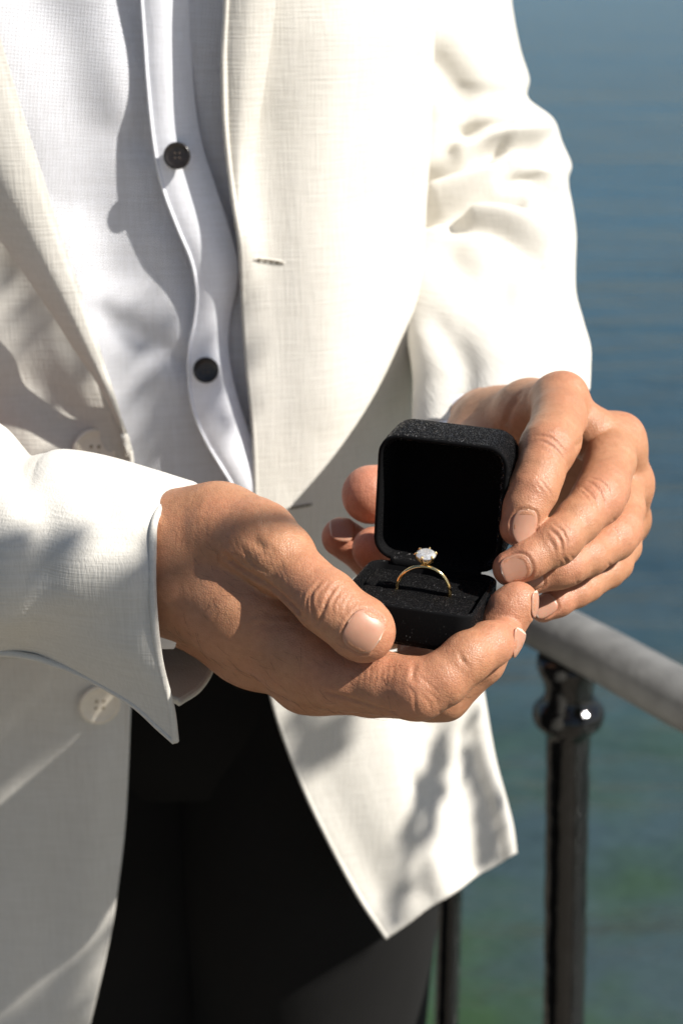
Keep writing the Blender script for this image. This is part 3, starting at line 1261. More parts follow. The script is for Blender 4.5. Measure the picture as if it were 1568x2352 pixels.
creaseL = [
    cr(a1, [(1000, 820), (990, 890), (1010, 960)], 0.55, 0.35),
    cr(a1, [(1110, 745), (1050, 820), (1045, 900), (1080, 1010)], 0.6, 0.6),
    cr(a1, [(1195, 775), (1140, 850), (1110, 940), (1078, 1015)], 0.6, 0.6),
    cr(a1, [(1150, 760), (1085, 840), (1070, 920)], 0.45, 0.35),
    cr(a1, [(1230, 790), (1190, 850), (1150, 910)], 0.45, 0.25),
    cr(a1, [(1040, 800), (1020, 870), (1030, 950)], 0.45, 0.3),
    cr(a1, [(545, 610), (640, 690), (780, 770), (900, 870), (990, 960)], 1.2, 1.5),
    cr(a1, [(690, 480), (730, 530), (790, 580)], 1.6, 0.6),
    cr(a1, [(640, 560), (700, 640), (780, 700)], 0.7, 0.3),
    cr(a1, [(600, 600), (690, 680), (790, 745)], 0.6, 0.3),
    cr(a1, [(620, 960), (800, 950), (960, 975)], 1.4, 0.25),
    cr(a1, [(660, 1020), (820, 1005), (990, 1030)], 1.2, 0.2),
    cr(a1, [(1130, 1405), (1300, 1450), (1450, 1500), (1568, 1535)], 0.8, 0.5),
    cr(a1, [(900, 1290), (960, 1340), (1010, 1380)], 0.6, 0.2),
    cr(a1, [(1000, 1260), (1040, 1330), (1060, 1390)], 0.6, 0.2),
    cr(a3, [(495, 950), (485, 1030), (490, 1090)], 0.8, 0.6),
    cr(a3, [(500, 960), (530, 1040), (600, 1110), (680, 1180)], 0.5, 0.18),
    cr(a3, [(450, 1120), (490, 1180), (500, 1260), (520, 1340)], 0.5, 0.28),
    cr(a3, [(530, 1180), (600, 1240), (620, 1310)], 0.5, 0.24),
    cr(a3, [(560, 1150), (640, 1200), (670, 1270)], 0.5, 0.18),
    cr(a3, [(340, 1240), (360, 1290), (355, 1330)], 0.5, 0.35),
    cr(a3, [(830, 885), (850, 935), (890, 980)], 0.7, 0.6),
    cr(a3, [(1110, 690), (1110, 760), (1090, 840)], 0.6, 0.15),
    cr(a3, [(745, 1265), (760, 1300), (775, 1330)], 0.5, 0.45),
    cr(a3, [(680, 1300), (690, 1340), (690, 1365)], 0.45, 0.3),
]
for q in range(7):     # fine lines either side of the thumb knuckle
    x = 1015 + 38 * q
    creaseL.append(cr(a1, [(x + 55, 770 + 8 * q), (x + 5, 860 + 6 * q), (x + 10, 960 + 2 * q)], 0.45, 0.16))
for k in range(9):     # fine skin lines over the thumb joint and web
    x = 600 + 34 * k
    creaseL.append(cr(a1, [(x - 30, 420 + 16 * k), (x, 520 + 18 * k), (x + 40, 600 + 20 * k)], 0.5, 0.12))
for k in range(8):     # lines across the side of the index finger
    x = 1290 + 34 * k
    creaseL.append(cr(a1, [(x, 1250 - 3 * k), (x - 4, 1310), (x - 16, 1370)], 0.5, 0.12))

creaseR = [
    cr(a2, [(590, 560), (680, 560), (750, 600), (820, 680)], 0.55, 0.38),
    cr(a2, [(620, 590), (700, 620), (770, 680), (825, 750)], 0.55, 0.38),
    cr(a2, [(680, 525), (760, 550), (815, 610)], 0.5, 0.3),
    cr(a2, [(640, 650), (710, 690), (760, 740)], 0.45, 0.2),
    cr(a2, [(620, 850), (650, 900), (700, 960), (720, 1010)], 0.5, 0.35),
    cr(a2, [(640, 830), (680, 880), (715, 940)], 0.45, 0.25),
    cr(a2, [(600, 890), (640, 950), (680, 990)], 0.45, 0.2),
    cr(a2, [(1000, 865), (1080, 890), (1130, 940), (1150, 1010)], 0.5, 0.35),
    cr(a2, [(990, 890), (1060, 950), (1100, 1030), (1125, 1100)], 0.5, 0.35),
    cr(a2, [(940, 930), (1010, 990), (1060, 1070), (1075, 1130)], 0.5, 0.35),
    cr(a2, [(930, 960), (990, 1030), (1030, 1100)], 0.45, 0.25),
    cr(a2, [(700, 1240), (760, 1290), (790, 1350), (795, 1430)], 0.6, 0.6),
    cr(a2, [(740, 1210), (800, 1260), (830, 1330), (830, 1390)], 0.5, 0.45),
    cr(a2, [(780, 1200), (840, 1240), (860, 1290)], 0.45, 0.25),
    cr(a2, [(690, 1300), (730, 1360), (750, 1430)], 0.5, 0.4),
    cr(a2, [(680, 1260), (700, 1330)], 0.45, 0.25),
    cr(a2, [(1170, 1170), (1220, 1210), (1250, 1280), (1250, 1340)], 0.55, 0.5),
    cr(a2, [(1210, 1150), (1270, 1200), (1300, 1270)], 0.5, 0.35),
    cr(a2, [(1170, 1230), (1210, 1290), (1215, 1350)], 0.5, 0.35),
    cr(a2, [(800, 1440), (830, 1490), (840, 1590)], 0.55, 0.55),
    cr(a2, [(850, 1430), (890, 1480), (900, 1550)], 0.5, 0.35),
    cr(a2, [(780, 1470), (800, 1540), (800, 1600)], 0.5, 0.35),
    cr(a2, [(1130, 1490), (1160, 1530), (1170, 1580)], 0.5, 0.35),
    cr(a2, [(900, 1620), (930, 1670), (935, 1720)], 0.5, 0.35),
    cr(a2, [(870, 1650), (895, 1700), (895, 1760)], 0.45, 0.25),
    cr(a2, [(440, 700), (480, 620), (540, 570)], 0.8, 0.3),
    cr(a2, [(380, 500), (395, 420), (430, 340), (480, 270)], 1.8, 0.9),
    cr(a2, [(430, 830), (470, 825), (500, 815)], 0.8, 0.4),
    cr(a2, [(885, 650), (940, 600), (1010, 520), (1040, 480)], 1.2, 0.5),
]
grooveL, grooveR, nails = [], [], []


def nail_px(gr, bv, V, Fc, px, py, tipx, tipy, width, length, nrm_=None, dz=0.0, **kw):
    p = cast_px(bv, px, py)
    if p is None:
        print('nail missed', px, py)
        return
    q = np.array([(tipx - 784) / FPX * p[2], (tipy - 1176) / FPX * p[2], p[2]])
    al = q - p
    if nrm_ is None:
        h = bv.find_nearest(Vector(p))
        nn = np.array(h[1])
        if nn[2] > 0:
            nn = -nn
    else:
        nn = np.array(nrm_, float)
    nails.append(make_nail(V, Fc, bv, p + np.array([0, 0, dz]), nn, al, width, length, gr, **kw))


# left hand: thumb, index, middle, little
nail_px(grooveL, bvL, VL, FL, 837, 1450, 880, 1474, 1.36, 1.2, (0.22, -0.02, -1), edge=0.05, tip_pow=3.6)
nail_px(grooveL, bvL, VL, FL, 1188, 1478, 1206, 1452, 0.9, 0.95, (0.80, 0.58, -0.12), dz=0.25, edge=0.08)
nail_px(grooveL, bvL, VL, FL, 1224, 1388, 1232, 1356, 0.9, 0.95, (0.99, 0.12, -0.02), dz=0.4, edge=0.08)
nail_px(grooveL, bvL, VL, FL, 783, 1205, 745, 1200, 0.9, 0.95, (-0.15, -1, -0.25), edge=0.08)
# right hand: index, middle, ring, little
nail_px(grooveR, bvR, VR, FR, 1206, 1212, 1202, 1255, 0.86, 1.28, (0.42, -0.05, -1), edge=0.03, tip_pow=1.9, lift=0.04)
nail_px(grooveR, bvR, VR, FR, 1186, 1307, 1148, 1320, 0.96, 1.06, (0.05, 0.10, -1), edge=0.05)
nail_px(grooveR, bvR, VR, FR, 1222, 1334, 1198, 1342, 0.72, 0.80, (0.1, 0.25, -1), edge=0.08)
nail_px(grooveR, bvR, VR, FR, 1250, 1392, 1224, 1408, 0.78, 0.94, (0.03, -0.08, -1), edge=0.09)


VL2 = carve(groove(VL, NL, grooveL), NL, bvL, creaseL)
VR2 = carve(groove(VR, NR, grooveR), NR, bvR, creaseR)


def flush_of(V, spots):
    f = np.zeros(len(V))
    for (px, py, d), r, s in spots:
        p, _ = J(px, py, d, 1)
        f = np.maximum(f, s * np.exp(-(np.linalg.norm(V - p, axis=1) / r) ** 2))
    return f


flL = flush_of(VL, [((850, 1460, 51.8), 1.2, 0.55), ((1165, 1460, 53.4), 1.3, 0.55), ((1190, 1375, 54.4), 1.2, 0.5), ((858, 1262, 61.2), 1.8, 1.0), ((784, 1236, 63.0), 1.8, 1.0), ((980, 1560, 52.4), 1.0, 0.4), ((745, 1378, 51.6), 1.0, 0.35)])
flR = flush_of(VR, [((1185, 1230, 55.4), 1.1, 0.6), ((1165, 1306, 54.9), 1.2, 0.65), ((1225, 1332, 56.6), 1.0, 0.5), ((1246, 1400, 57.6), 1.0, 0.5), ((850, 1136, 62.2), 2.4, 1.0), ((1300, 890, 60.6), 1.0, 0.35), ((1440, 985, 61.6), 0.8, 0.3), ((1460, 1090, 62.4), 0.8, 0.4), ((1260, 1020, 56.2), 0.9, 0.4), ((1225, 1125, 55.0), 0.7, 0.4), ((1380, 1140, 56.4), 0.9, 0.4), ((1285, 1240, 54.8), 0.7, 0.4), ((1425, 1222, 58.4), 0.8, 0.35), ((1305, 1300, 56.3), 0.7, 0.35)])

# ---- arms and trunk under the clothes (coarse), one surface with the hands
TR = Field((-32, -32, 48), (24, 34, 110), 0.9)
trunk = [
    [(150, 1330, 60.5, 150), (-250, 1320, 66, 180), (-700, 1250, 76, 200)],
    [(-700, 1250, 76, 200), (-640, 300, 88, 220), (-560, -600, 90, 250)],
    [(1142, 800, 77.9, 66), (1110, 640, 83.2, 66), (1103, 540, 85.4, 70), (1080, 420, 87.8, 76)],
    [(1080, 420, 87.8, 76), (950, 0, 88.4, 100), (850, -600, 92, 170)],
    [(-60, -300, 98, 380), (0, 1000, 102, 330), (100, 1500, 104, 260)],
    [(450, -300, 98, 380), (450, 1000, 102, 330), (450, 1500, 104, 260)],
]
for jn in trunk:
    sl, X, d, js = chain_field(TR, jn, 1.0)
    TR.D[sl] = smin(TR.D[sl], d, 2.0)
VT, FT = surface_nets(TR.D, TR.lo, 0.9)

allV = np.concatenate([lens_to_world(VL2), lens_to_world(VR2), lens_to_world(VT)])
allF = np.concatenate([FL, FR + len(VL2), FT + len(VL2) + len(VR2)])
flush = np.concatenate([flL, flR, np.zeros(len(VT))])


def mesh_np(name, V, Fc, mat_, parent):
    me = bpy.data.meshes.new(name)
    me.vertices.add(len(V))
    me.vertices.foreach_set('co', V.astype(np.float32).ravel())
    me.loops.add(Fc.size)
    me.loops.foreach_set('vertex_index', Fc.astype(np.int32).ravel())
    me.polygons.add(len(Fc))
    me.polygons.foreach_set('loop_start', (np.arange(len(Fc)) * Fc.shape[1]).astype(np.int32))
    me.polygons.foreach_set('use_smooth', np.ones(len(Fc), bool))
    me.materials.append(mat_)
    me.update(calc_edges=True)
    me.validate()
    return link(bpy.data.objects.new(name, me), parent)


body = mesh_np('body', allV, allF, M['skin'], person)
at = body.data.attributes.new('flush', 'FLOAT', 'POINT')
at.data.foreach_set('value', flush.astype(np.float32))
print('body verts', len(allV), 'faces', len(allF))


for nd_ in nails:
    if nd_ is not None:
        nail_object(nd_, body)


# fine dark hairs on the back of the near hand
def hand_hair():
    pr = unproj(lens_to_world(VL2))
    r_ = np.random.default_rng(3)
    m = np.argwhere((pr[:, 0] > 372) & (pr[:, 0] < 930) & (pr[:, 1] > 1200) & (pr[:, 1] < 1650) & (NL[:, 2] < 0.1)).ravel()
    V, Fc = [], []
    for k in r_.choice(m, 420, replace=False):
        px, py = pr[k, :2]
        if py < 1300 + 0.52 * (px - 500) and px > 560:
            continue
        n = NL[k]
        d = np.array([0.75, 0.55, 0.0]) + 0.35 * r_.normal(size=3)
        d -= n * (d @ n)
        d /= np.linalg.norm(d)
        ln = r_.uniform(0.3, 0.8)
        side = np.cross(n, d) * r_.normal() * 0.12
        pts = [VL2[k] - n * 0.01 + d * ln * t + n * (0.10 * math.sin(math.pi * t * 0.8)) * ln + side * t * t for t in np.linspace(0, 1, 5)]
        W = lens_to_world(np.array(pts))
        v, f = tube(W, [0.000035, 0.000035, 0.00003, 0.000022, 0.00001], 3)
        o_ = len(V)
        V += v
        Fc += [tuple(i + o_ for i in q) for q in f]
    h = obj('hand_hair', V, Fc, M['hair'], body)
    tag(h, kind='stuff')


M['hair'] = plain('dark body hair', (0.02, 0.012, 0.008), 0.5)
hand_hair()


# ------------------------------------------------------------------ clothes
def lerp_rows(rows, fr, sfun, wraps=()):
    """rows of ((xl, yl), (xr, yr)) -> control net; sfun(f, row index) horizontal distance"""
    net = []
    for i, (a, b) in enumerate(rows):
        r = [Q(a[0] + (b[0] - a[0]) * f, a[1] + (b[1] - a[1]) * f, sfun(f, i)) for f in fr]
        r += [Q(b[0] + dx, b[1], s_) for dx, s_ in wraps]
        net.append(r)
    return np.array(net)


# --- shirt
shirt_rows = [((-260, y), (700, y)) for y in (-160, 0, 150, 300, 450, 600, 750, 900, 1050, 1200, 1350)]


def shirt_s(f, i):
    return 70.2 + 3.0 * f + 0.8 * (f - 0.45) ** 2 + 0.18 * math.sin(i * 1.3 + f * 4)


shirt_folds = [([(60, -60), (150, 120), (190, 300), (170, 460)], 1.5, 0.35), ([(300, -60), (330, 150), (345, 330)], 0.9, 0.4),
               ([(280, 330), (240, 480), (250, 620)], 1.3, 0.3), ([(240, 730), (330, 780), (420, 830)], 0.7, 0.3), ([(380, 560), (400, 700), (390, 860)], 0.9, -0.2)]
shirt = sheet('shirt', lerp_rows(shirt_rows, np.linspace(0, 1, 8), shirt_s), 150, 110, M['shirt'], person, thick=0.0008, folds=shirt_folds, noise=0.0012, nscale=45, seed=5)

pl_l = [(316, -100), (328, 60), (338, 200), (352, 330), (372, 430), (405, 520), (438, 600), (450, 670), (446, 730), (433, 800), (433, 880), (445, 950), (475, 1020), (530, 1110), (570, 1180)]
pl_r = [(430, -100), (440, 100), (450, 240), (468, 340), (497, 430), (524, 510), (548, 600), (546, 660), (532, 720), (526, 790), (534, 860), (552, 930), (572, 990), (602, 1070), (640, 1160)]


def pl_s(f, i):
    return 71.7 + 0.5 * f - 0.3 * math.sin(math.pi * f) + 0.15 * math.sin(i * 0.9)


placket = sheet('placket', lerp_rows(list(zip(pl_l, pl_r)), np.linspace(0, 1, 5), pl_s), 140, 30, M['placket'], shirt, thick=0.0012, noise=0.0004, nscale=80)
edge_pts = catmull(np.array([Q(x + 2, y, pl_s(0, i) - 0.02) for i, (x, y) in enumerate(pl_l)]), 120)
V, Fc = tube(edge_pts, 0.0007, 8)
obj('placket_edge', V, Fc, M['placket'], shirt)


def button(name, centre, normal, up, r, mats, parent, holes=4, domed=0.25, rim=0.75):
    n = np.asarray(normal, float)
    n /= np.linalg.norm(n)
    th = r * 0.20
    prof = [(r * 0.86, 0), (r * 0.97, th * 0.25), (r, th * 0.6), (r * 0.97, th * 0.95), (r * 0.90, th * 1.08), (r * 0.80, th * 1.02), (r * rim, th * 0.86), (r * 0.60, th * 0.74), (r * 0.3, th * 0.70), (r * 0.02, th * 0.70)]
    V, Fc = lathe(prof, centre, n, 40)
    b = obj(name, V, Fc, mats[0], parent)
    u = np.asarray(up, float)
    u = u - n * (u @ n)
    u /= np.linalg.norm(u)
    w = np.cross(u, n)
    for su in (-1, 1):
        for sw in (-1, 1):
            c = np.asarray(centre) + n * th * 0.66 + (u * su + w * sw) * r * 0.17
            V, Fc = lathe([(r * 0.085, 0), (r * 0.085, r * 0.025), (r * 0.05, r * 0.04)], c, n, 12)
            obj('hole', V, Fc, mats[1], b)
    return b


for bx, by, ss in ((407, 358, 71.38), (473, 850, 71.38)):
    c = Q(bx, by, ss)
    button('shirt_button', c, CV(-0.02 if by < 600 else 0.10, 0.12, -1), UP, 0.0060, (M['horn'], M['hornhole']), shirt)

# --- jacket body: both fronts and the back as one garment
jr_rows = [((523, -160), (992, -160)), ((520, 0), (990, 0)), ((513, 150), (986, 150)), ((518, 300), (979, 300)), ((535, 450), (970, 450)), ((552, 560), (963, 560)),
           ((560, 700), (952, 700)), ((570, 850), (942, 850)), ((584, 1000), (950, 1000)), ((590, 1200), (1000, 1190)), ((598, 1400), (1055, 1390)),
           ((625, 1600), (1099, 1590)), ((690, 1790), (1126, 1735)), ((755, 1930), (1150, 1825)), ((825, 2060), (1168, 1900)), ((888, 2154), (1177, 1962))]


def jr_s(f, i):
    low = max(0, i - 10) / 5
    return 71.6 + 1.8 * f + 4.2 * f ** 3.2 - 0.6 * math.exp(-(f / 0.08) ** 2) * (i < 6) + low * (1.2 * math.sin(f * 9 + 0.6) * f)


jr_folds = [([(930, 1640), (936, 1740), (962, 1800)], 0.35, 0.18), ([(1000, 1680), (985, 1850), (960, 2050)], 1.0, 0.5), ([(1090, 1700), (1085, 1850), (1080, 1980)], 0.9, 0.5),
            ([(610, 300), (640, 700), (660, 1100)], 1.6, 0.12), ([(760, 100), (740, 500), (770, 900)], 2.0, -0.25)]
fr = [0, 0.04, 0.15, 0.35, 0.55, 0.75, 0.9, 1.0]
right_front = sheet_data(lerp_rows(jr_rows, fr, jr_s, ((2, 81.0), (-40, 88), (-330, 95))), 170, 130, folds=jr_folds, noise=0.0009, nscale=30, seed=2)
jl_edge = [(-60, -160), (-40, 60), (30, 300), (100, 520), (170, 740), (240, 900), (292, 1010), (303, 1100), (301, 1300), (298, 1500), (295, 1640), (284, 1880), (266, 2040), (247, 2160), (206, 2340), (180, 2440)]
jl_rows = [((x, y), (-640, y)) for x, y in jl_edge]


def jl_s(f, i):
    return 69.8 - 1.2 * math.sin(min(f * 1.6, 1) * math.pi) * 0.6 + 11.0 * f ** 2.4


jl_folds = [([(290, 1080), (180, 980), (60, 900)], 1.2, 0.35), ([(20, 640), (60, 800), (150, 960)], 1.5, 0.4), ([(60, 1700), (100, 2000), (80, 2300)], 2.2, 0.3), ([(220, 1750), (200, 2000), (160, 2300)], 1.4, -0.2)]
left_front = sheet_data(lerp_rows(jl_rows, [0, 0.03, 0.1, 0.25, 0.45, 0.7, 1.0], jl_s, ((-60, 92),)), 170, 110, folds=jl_folds, noise=0.0011, nscale=28, seed=4)
jacket = obj('jacket', *merge([right_front, left_front]), M['linen'], person, solid=0.0022, offset=0.0)
jkV, jkF = merge([right_front, left_front])
bvJ = bvh_of(jkV, jkF)

# rolled front edges: a soft welt along both fronts
def welt(pts, r, parent, name='edge_seam'):
    V, Fc = tube(catmull(np.array(pts), 160), r, 8)
    return obj(name, V, Fc, M['linen'], parent)


welt([Q(a[0], a[1], jr_s(0, i)) for i, (a, b) in enumerate(jr_rows)], 0.0012, jacket)
welt([Q(x, y, jl_s(0, i)) for i, (x, y) in enumerate(jl_edge)], 0.0012, jacket)

# --- lapels
lapL = [((-60, -120), (-300, 20)), ((0, 80), (-170, 270)), ((60, 280), (-80, 435)), ((120, 470), (-6, 545)), ((180, 650), (72, 652)), ((240, 830), (162, 790)), ((280, 960), (240, 910)), ((299, 1050), (288, 1018))]


def lapL_s(f, i):
    t = i / 7
    return 67.6 + 2.2 * t ** 3 - 0.5 * math.sin(math.pi * f) + 0.5 * f


sheet('lapel', lerp_rows(lapL, [0, 0.05, 0.2, 0.5, 0.8, 0.97, 1.0], lapL_s), 110, 50, M['linen'], jacket, thick=0.002, noise=0.0009, nscale=35, seed=8)
lapR = [((519, -140), (650, -140)), ((515, 0), (633, 0)), ((510, 150), (614, 150)), ((514, 300), (592, 300)), ((528, 420), (570, 420)), ((546, 530), (556, 530))]


def lapR_s(f, i):
    return 71.0 + 0.25 * i / 5 - 0.35 * math.sin(math.pi * f) + 0.5 * f


sheet('lapel', lerp_rows(lapR, [0, 0.06, 0.25, 0.5, 0.75, 0.95, 1.0], lapR_s), 90, 40, M['linen'], jacket, thick=0.003, noise=0.0007, nscale=40, seed=9)

# --- far sleeve (right of the picture)
rings_R = [(935, -160, 87.5, 225, 0, 5.4), (950, 0, 87.5, 225, 0, 5.4), (972, 110, 87.8, 222, 0, 5.4), (986, 180, 88.2, 228, 0, 5.4), (988, 226, 88.4, 224, 0, 5.2), (1038, 272, 88.6, 232, 0, 5.2),
           (1062, 330, 88.4, 230, -0.02, 5.2), (1085, 385, 87.6, 228, -0.03, 5.1), (1083, 425, 87.0, 222, -0.04, 5.0), (1095, 500, 85.6, 221, -0.06, 4.9), (1103, 560, 84.4, 219, -0.08, 4.8), (1105, 640, 82.6, 214, -0.1, 4.6),
           (1116, 700, 81.0, 206, -0.12, 4.8), (1138, 765, 78.8, 203, -0.15, 5.1), (1152, 830, 76.2, 205, -0.18, 5.4), (1151, 885, 73.8, 204, -0.19, 5.6), (1149, 934, 71.8, 203, -0.19, 5.5)]


def sleeve_net(rings, n=16):
    net = []
    for cx, cy, d, ra, tl, rb in rings:
        row = []
        for k in range(n):
            a = 2 * math.pi * k / n
            row.append(P(cx + ra * math.cos(a), cy + tl * ra * math.cos(a), d - rb * math.sin(a)))
        net.append(row)
    return np.array(net)


fold_R = [([(960, 412), (1042, 384), (1111, 345), (1150, 335)], 0.42, 0.75), ([(955, 500), (1042, 468), (1116, 453), (1190, 463)], 0.45, 0.8), ([(1060, 298), (1120, 286), (1175, 272)], 0.35, 0.5),
          ([(1160, 342), (1220, 335), (1275, 368)], 0.32, 0.5), ([(1165, 408), (1229, 404), (1269, 433), (1310, 455)], 0.35, 0.6), ([(1033, 512), (1116, 517), (1180, 546), (1245, 598)], 0.4, 0.55),
          ([(1010, 150), (1060, 220), (1080, 300)], 1.0, 0.4), ([(1060, 340), (1150, 310), (1240, 300)], 0.5, -0.5), ([(1000, 440), (1100, 405), (1160, 375)], 0.5, -0.5), ([(1090, 485), (1180, 500), (1260, 545)], 0.5, -0.45),
          ([(1040, 600), (1090, 640), (1150, 650)], 0.9, 0.3), ([(1060, 720), (1130, 700), (1200, 730)], 1.0, 0.25), ([(1000, 740), (1060, 830), (1050, 930)], 0.8, 0.3), ([(1120, 380), (1180, 385)], 0.3, 0.35)]
sleeveR = sheet('sleeve', sleeve_net(rings_R), 220, 140, M['linen'], jacket, thick=0.002, folds=fold_R, fold_gain=1.5, closed=True, wrap=True, noise=0.0010, nscale=40, seed=21)

# --- near sleeve (left of the picture) with the open cuff
rim = [(403, 1703, 55.6), (393, 1625, 55.0), (367, 1520, 54.3), (353, 1400, 53.8), (351, 1270, 53.8), (362, 1180, 54.6), (430, 1113, 57.6), (480, 1170, 60.5), (500, 1320, 62.0), (497, 1450, 61.6), (488, 1525, 60.6), (458, 1580, 59.4), (410, 1614, 58.2)]
ring1 = [(300, 1612, 56.0), (306, 1560, 55.2), (296, 1480, 54.2), (286, 1380, 53.6), (285, 1260, 53.6), (297, 1160, 54.6), (345, 1087, 57.6), (400, 1150, 61), (420, 1310, 62.4), (420, 1440, 62), (415, 1510, 61), (390, 1560, 59.8), (350, 1596, 58.4)]
ring2 = [(190, 1550, 56.8), (190, 1510, 55.8), (180, 1440, 54.6), (170, 1350, 53.8), (170, 1240, 53.8), (182, 1140, 54.9), (235, 1056, 58), (280, 1130, 61.6), (300, 1300, 63), (300, 1420, 62.6), (290, 1490, 61.6), (265, 1535, 60.2), (230, 1556, 58.6)]


def shift_ring(dx, top, bot, dd):
    return [(x + dx, top + (y - 1056) / 500.0 * (bot - top), d + dd) for x, y, d in ring2]


rings_L = [shift_ring(-700, 1060, 1590, 3.0), shift_ring(-460, 980, 1560, 2.0), shift_ring(-300, 965, 1525, 1.4), shift_ring(-240, 985, 1508, 1.1), shift_ring(-178, 1052, 1506, 0.75), shift_ring(-130, 1052, 1512, 0.55), shift_ring(-90, 1043, 1522, 0.4), ring2, ring1,
           [tuple(0.35 * np.array(a) + 0.65 * np.array(b)) for a, b in zip(ring1, rim)], rim]
netL = np.array([[P(*p) for p in r] for r in rings_L])
fold_L = [([(40, 1090), (90, 1180), (80, 1300)], 0.9, 0.35), ([(-10, 1080), (40, 1200), (20, 1400)], 0.8, -0.3), ([(200, 1110), (260, 1200), (330, 1230)], 1.0, 0.2), ([(60, 1500), (180, 1440), (300, 1420)], 1.2, 0.25)]
sleeveL = sheet('sleeve', netL, 200, 150, M['linen'], jacket, thick=0.0026, offset=0.0, folds=fold_L, wrap=True, noise=0.0008, nscale=35, seed=31)
welt([P(*p) for p in rim], 0.00135, jacket, 'cuff_edge')
welt([P(*r[0]) for r in rings_L], 0.00135, jacket, 'cuff_edge')

# --- shirt cuffs
cuffL = []
for x0, gr in ((300, 0.0), (365, 0.02), (388, 0.03)):
    cuffL.append([P(x0 + 22 * math.sin(a) * 0 + 25 * math.cos(a + 0.4), 1305 + (168 + 18 * max(0, -math.sin(a))) * -math.sin(a), 57.6 - 3.0 * math.cos(a)) for a in np.linspace(-math.pi, math.pi, 16, endpoint=False)])
sheet('shirt_cuff', np.array(cuffL), 24, 90, M['placket'], shirt, thick=0.0014, closed=True, wrap=True)
cuffR = sleeve_net([(1142, 890, 73.4, 178, -0.19, 4.6), (1142, 925, 72.0, 176, -0.19, 4.6), (1118, 984, 69.6, 188, -0.19, 4.6)])
sheet('shirt_cuff', cuffR, 24, 90, M['placket'], shirt, thick=0.0014, closed=True, wrap=True)


def on_jacket(px, py):
    o = Vector(CAM)
    d = Vector(P(px, py, 100) - CAM).normalized()
    h = bvJ.ray_cast(o, d)
    n = np.array(h[1])
    if n @ np.array(d) > 0:
        n = -n
    return np.array(h[0]), n


for bx, by in ((216, 1034), (228, 1614)):
    p, n = on_jacket(bx, by)
    n = n + 0.25 * RIGHT
    n = n / np.linalg.norm(n)
    button('jacket_button', p + n * 0.0008, n, UP, 0.0104, (M['cream_button'], M['thread']), jacket)
for (x0, y0), (x1, y1) in (((580, 594), (652, 603)), ((660, 1166), (716, 1156))):
    loop = []
    for k in range(28):
        a = 2 * math.pi * k / 28
        t = 0.5 + 0.5 * math.cos(a)
        px, py = x0 + (x1 - x0) * t, y0 + (y1 - y0) * t
        hgt = 4.0 * math.sin(a) * (1.0 if t > 0.2 else 1.4)
        p, n = on_jacket(px, py + hgt)
        loop.append(p + n * 0.0012)
    V, Fc = tube(loop, 0.0004, 7, closed=True)
    hole = obj('buttonhole', V, Fc, M['linen'], jacket)
    mid = [on_jacket(x0 + (x1 - x0) * t, y0 + (y1 - y0) * t) for t in np.linspace(0.05, 0.95, 14)]
    V, Fc = tube([p + n * 0.0011 for p, n in mid], [0.0006 + 0.0004 * math.sin(k * 2.1) ** 2 for k in range(14)], 6)
    obj('slit', V, Fc, M['slit'], hole)

# --- trousers and shoes
def ell_ring(cx, cy, z, a, b, n=28, yaw=0.0):
    return [np.array([cx + a * math.cos(t) * math.cos(yaw) - b * math.sin(t) * math.sin(yaw), cy + a * math.cos(t) * math.sin(yaw) + b * math.sin(t) * math.cos(yaw), z]) for t in np.linspace(0, 2 * math.pi, n, endpoint=False)]


hips = sheet_data([ell_ring(-0.10, 0.885, z, a, b) for z, a, b in ((1.06, 0.150, 0.095), (1.0, 0.155, 0.10), (0.92, 0.163, 0.108), (0.86, 0.158, 0.104), (0.80, 0.13, 0.08))], 40, 80, closed=True, wrap=True, noise=0.0015, nscale=25)
legs = [hips]
for cx in (-0.022, -0.168):
    legs.append(sheet_data([ell_ring(cx, 0.885 + dy, z, a, b) for z, a, b, dy in ((0.94, 0.078, 0.098, 0), (0.86, 0.085, 0.1, 0), (0.74, 0.088, 0.098, 0), (0.60, 0.08, 0.088, 0.005), (0.45, 0.068, 0.075, 0.01), (0.25, 0.06, 0.07, 0.02), (0.05, 0.06, 0.075, 0.02))], 60, 56, closed=True, wrap=True, noise=0.002, nscale=25, seed=int(cx * 100) % 7))
trousers = obj('trousers', *merge(legs), M['trouser'], person)
for cx in (-0.022, -0.168):
    rs = []
    for y, w, h in ((1.0, 0.01, 0.03), (0.985, 0.032, 0.05), (0.93, 0.036, 0.075), (0.87, 0.038, 0.075), (0.80, 0.045, 0.05), (0.74, 0.045, 0.04), (0.70, 0.03, 0.03), (0.685, 0.008, 0.02)):
        rs.append([np.array([cx + w * math.cos(t), y, max(0.002, h * (0.5 + 0.5 * math.sin(t)))]) for t in np.linspace(0, 2 * math.pi, 16, endpoint=False)])
    V, Fc = sheet_data(rs, 30, 32, closed=True, wrap=True)
    obj('shoe', V, Fc, M['leather'], person)
settle(person)


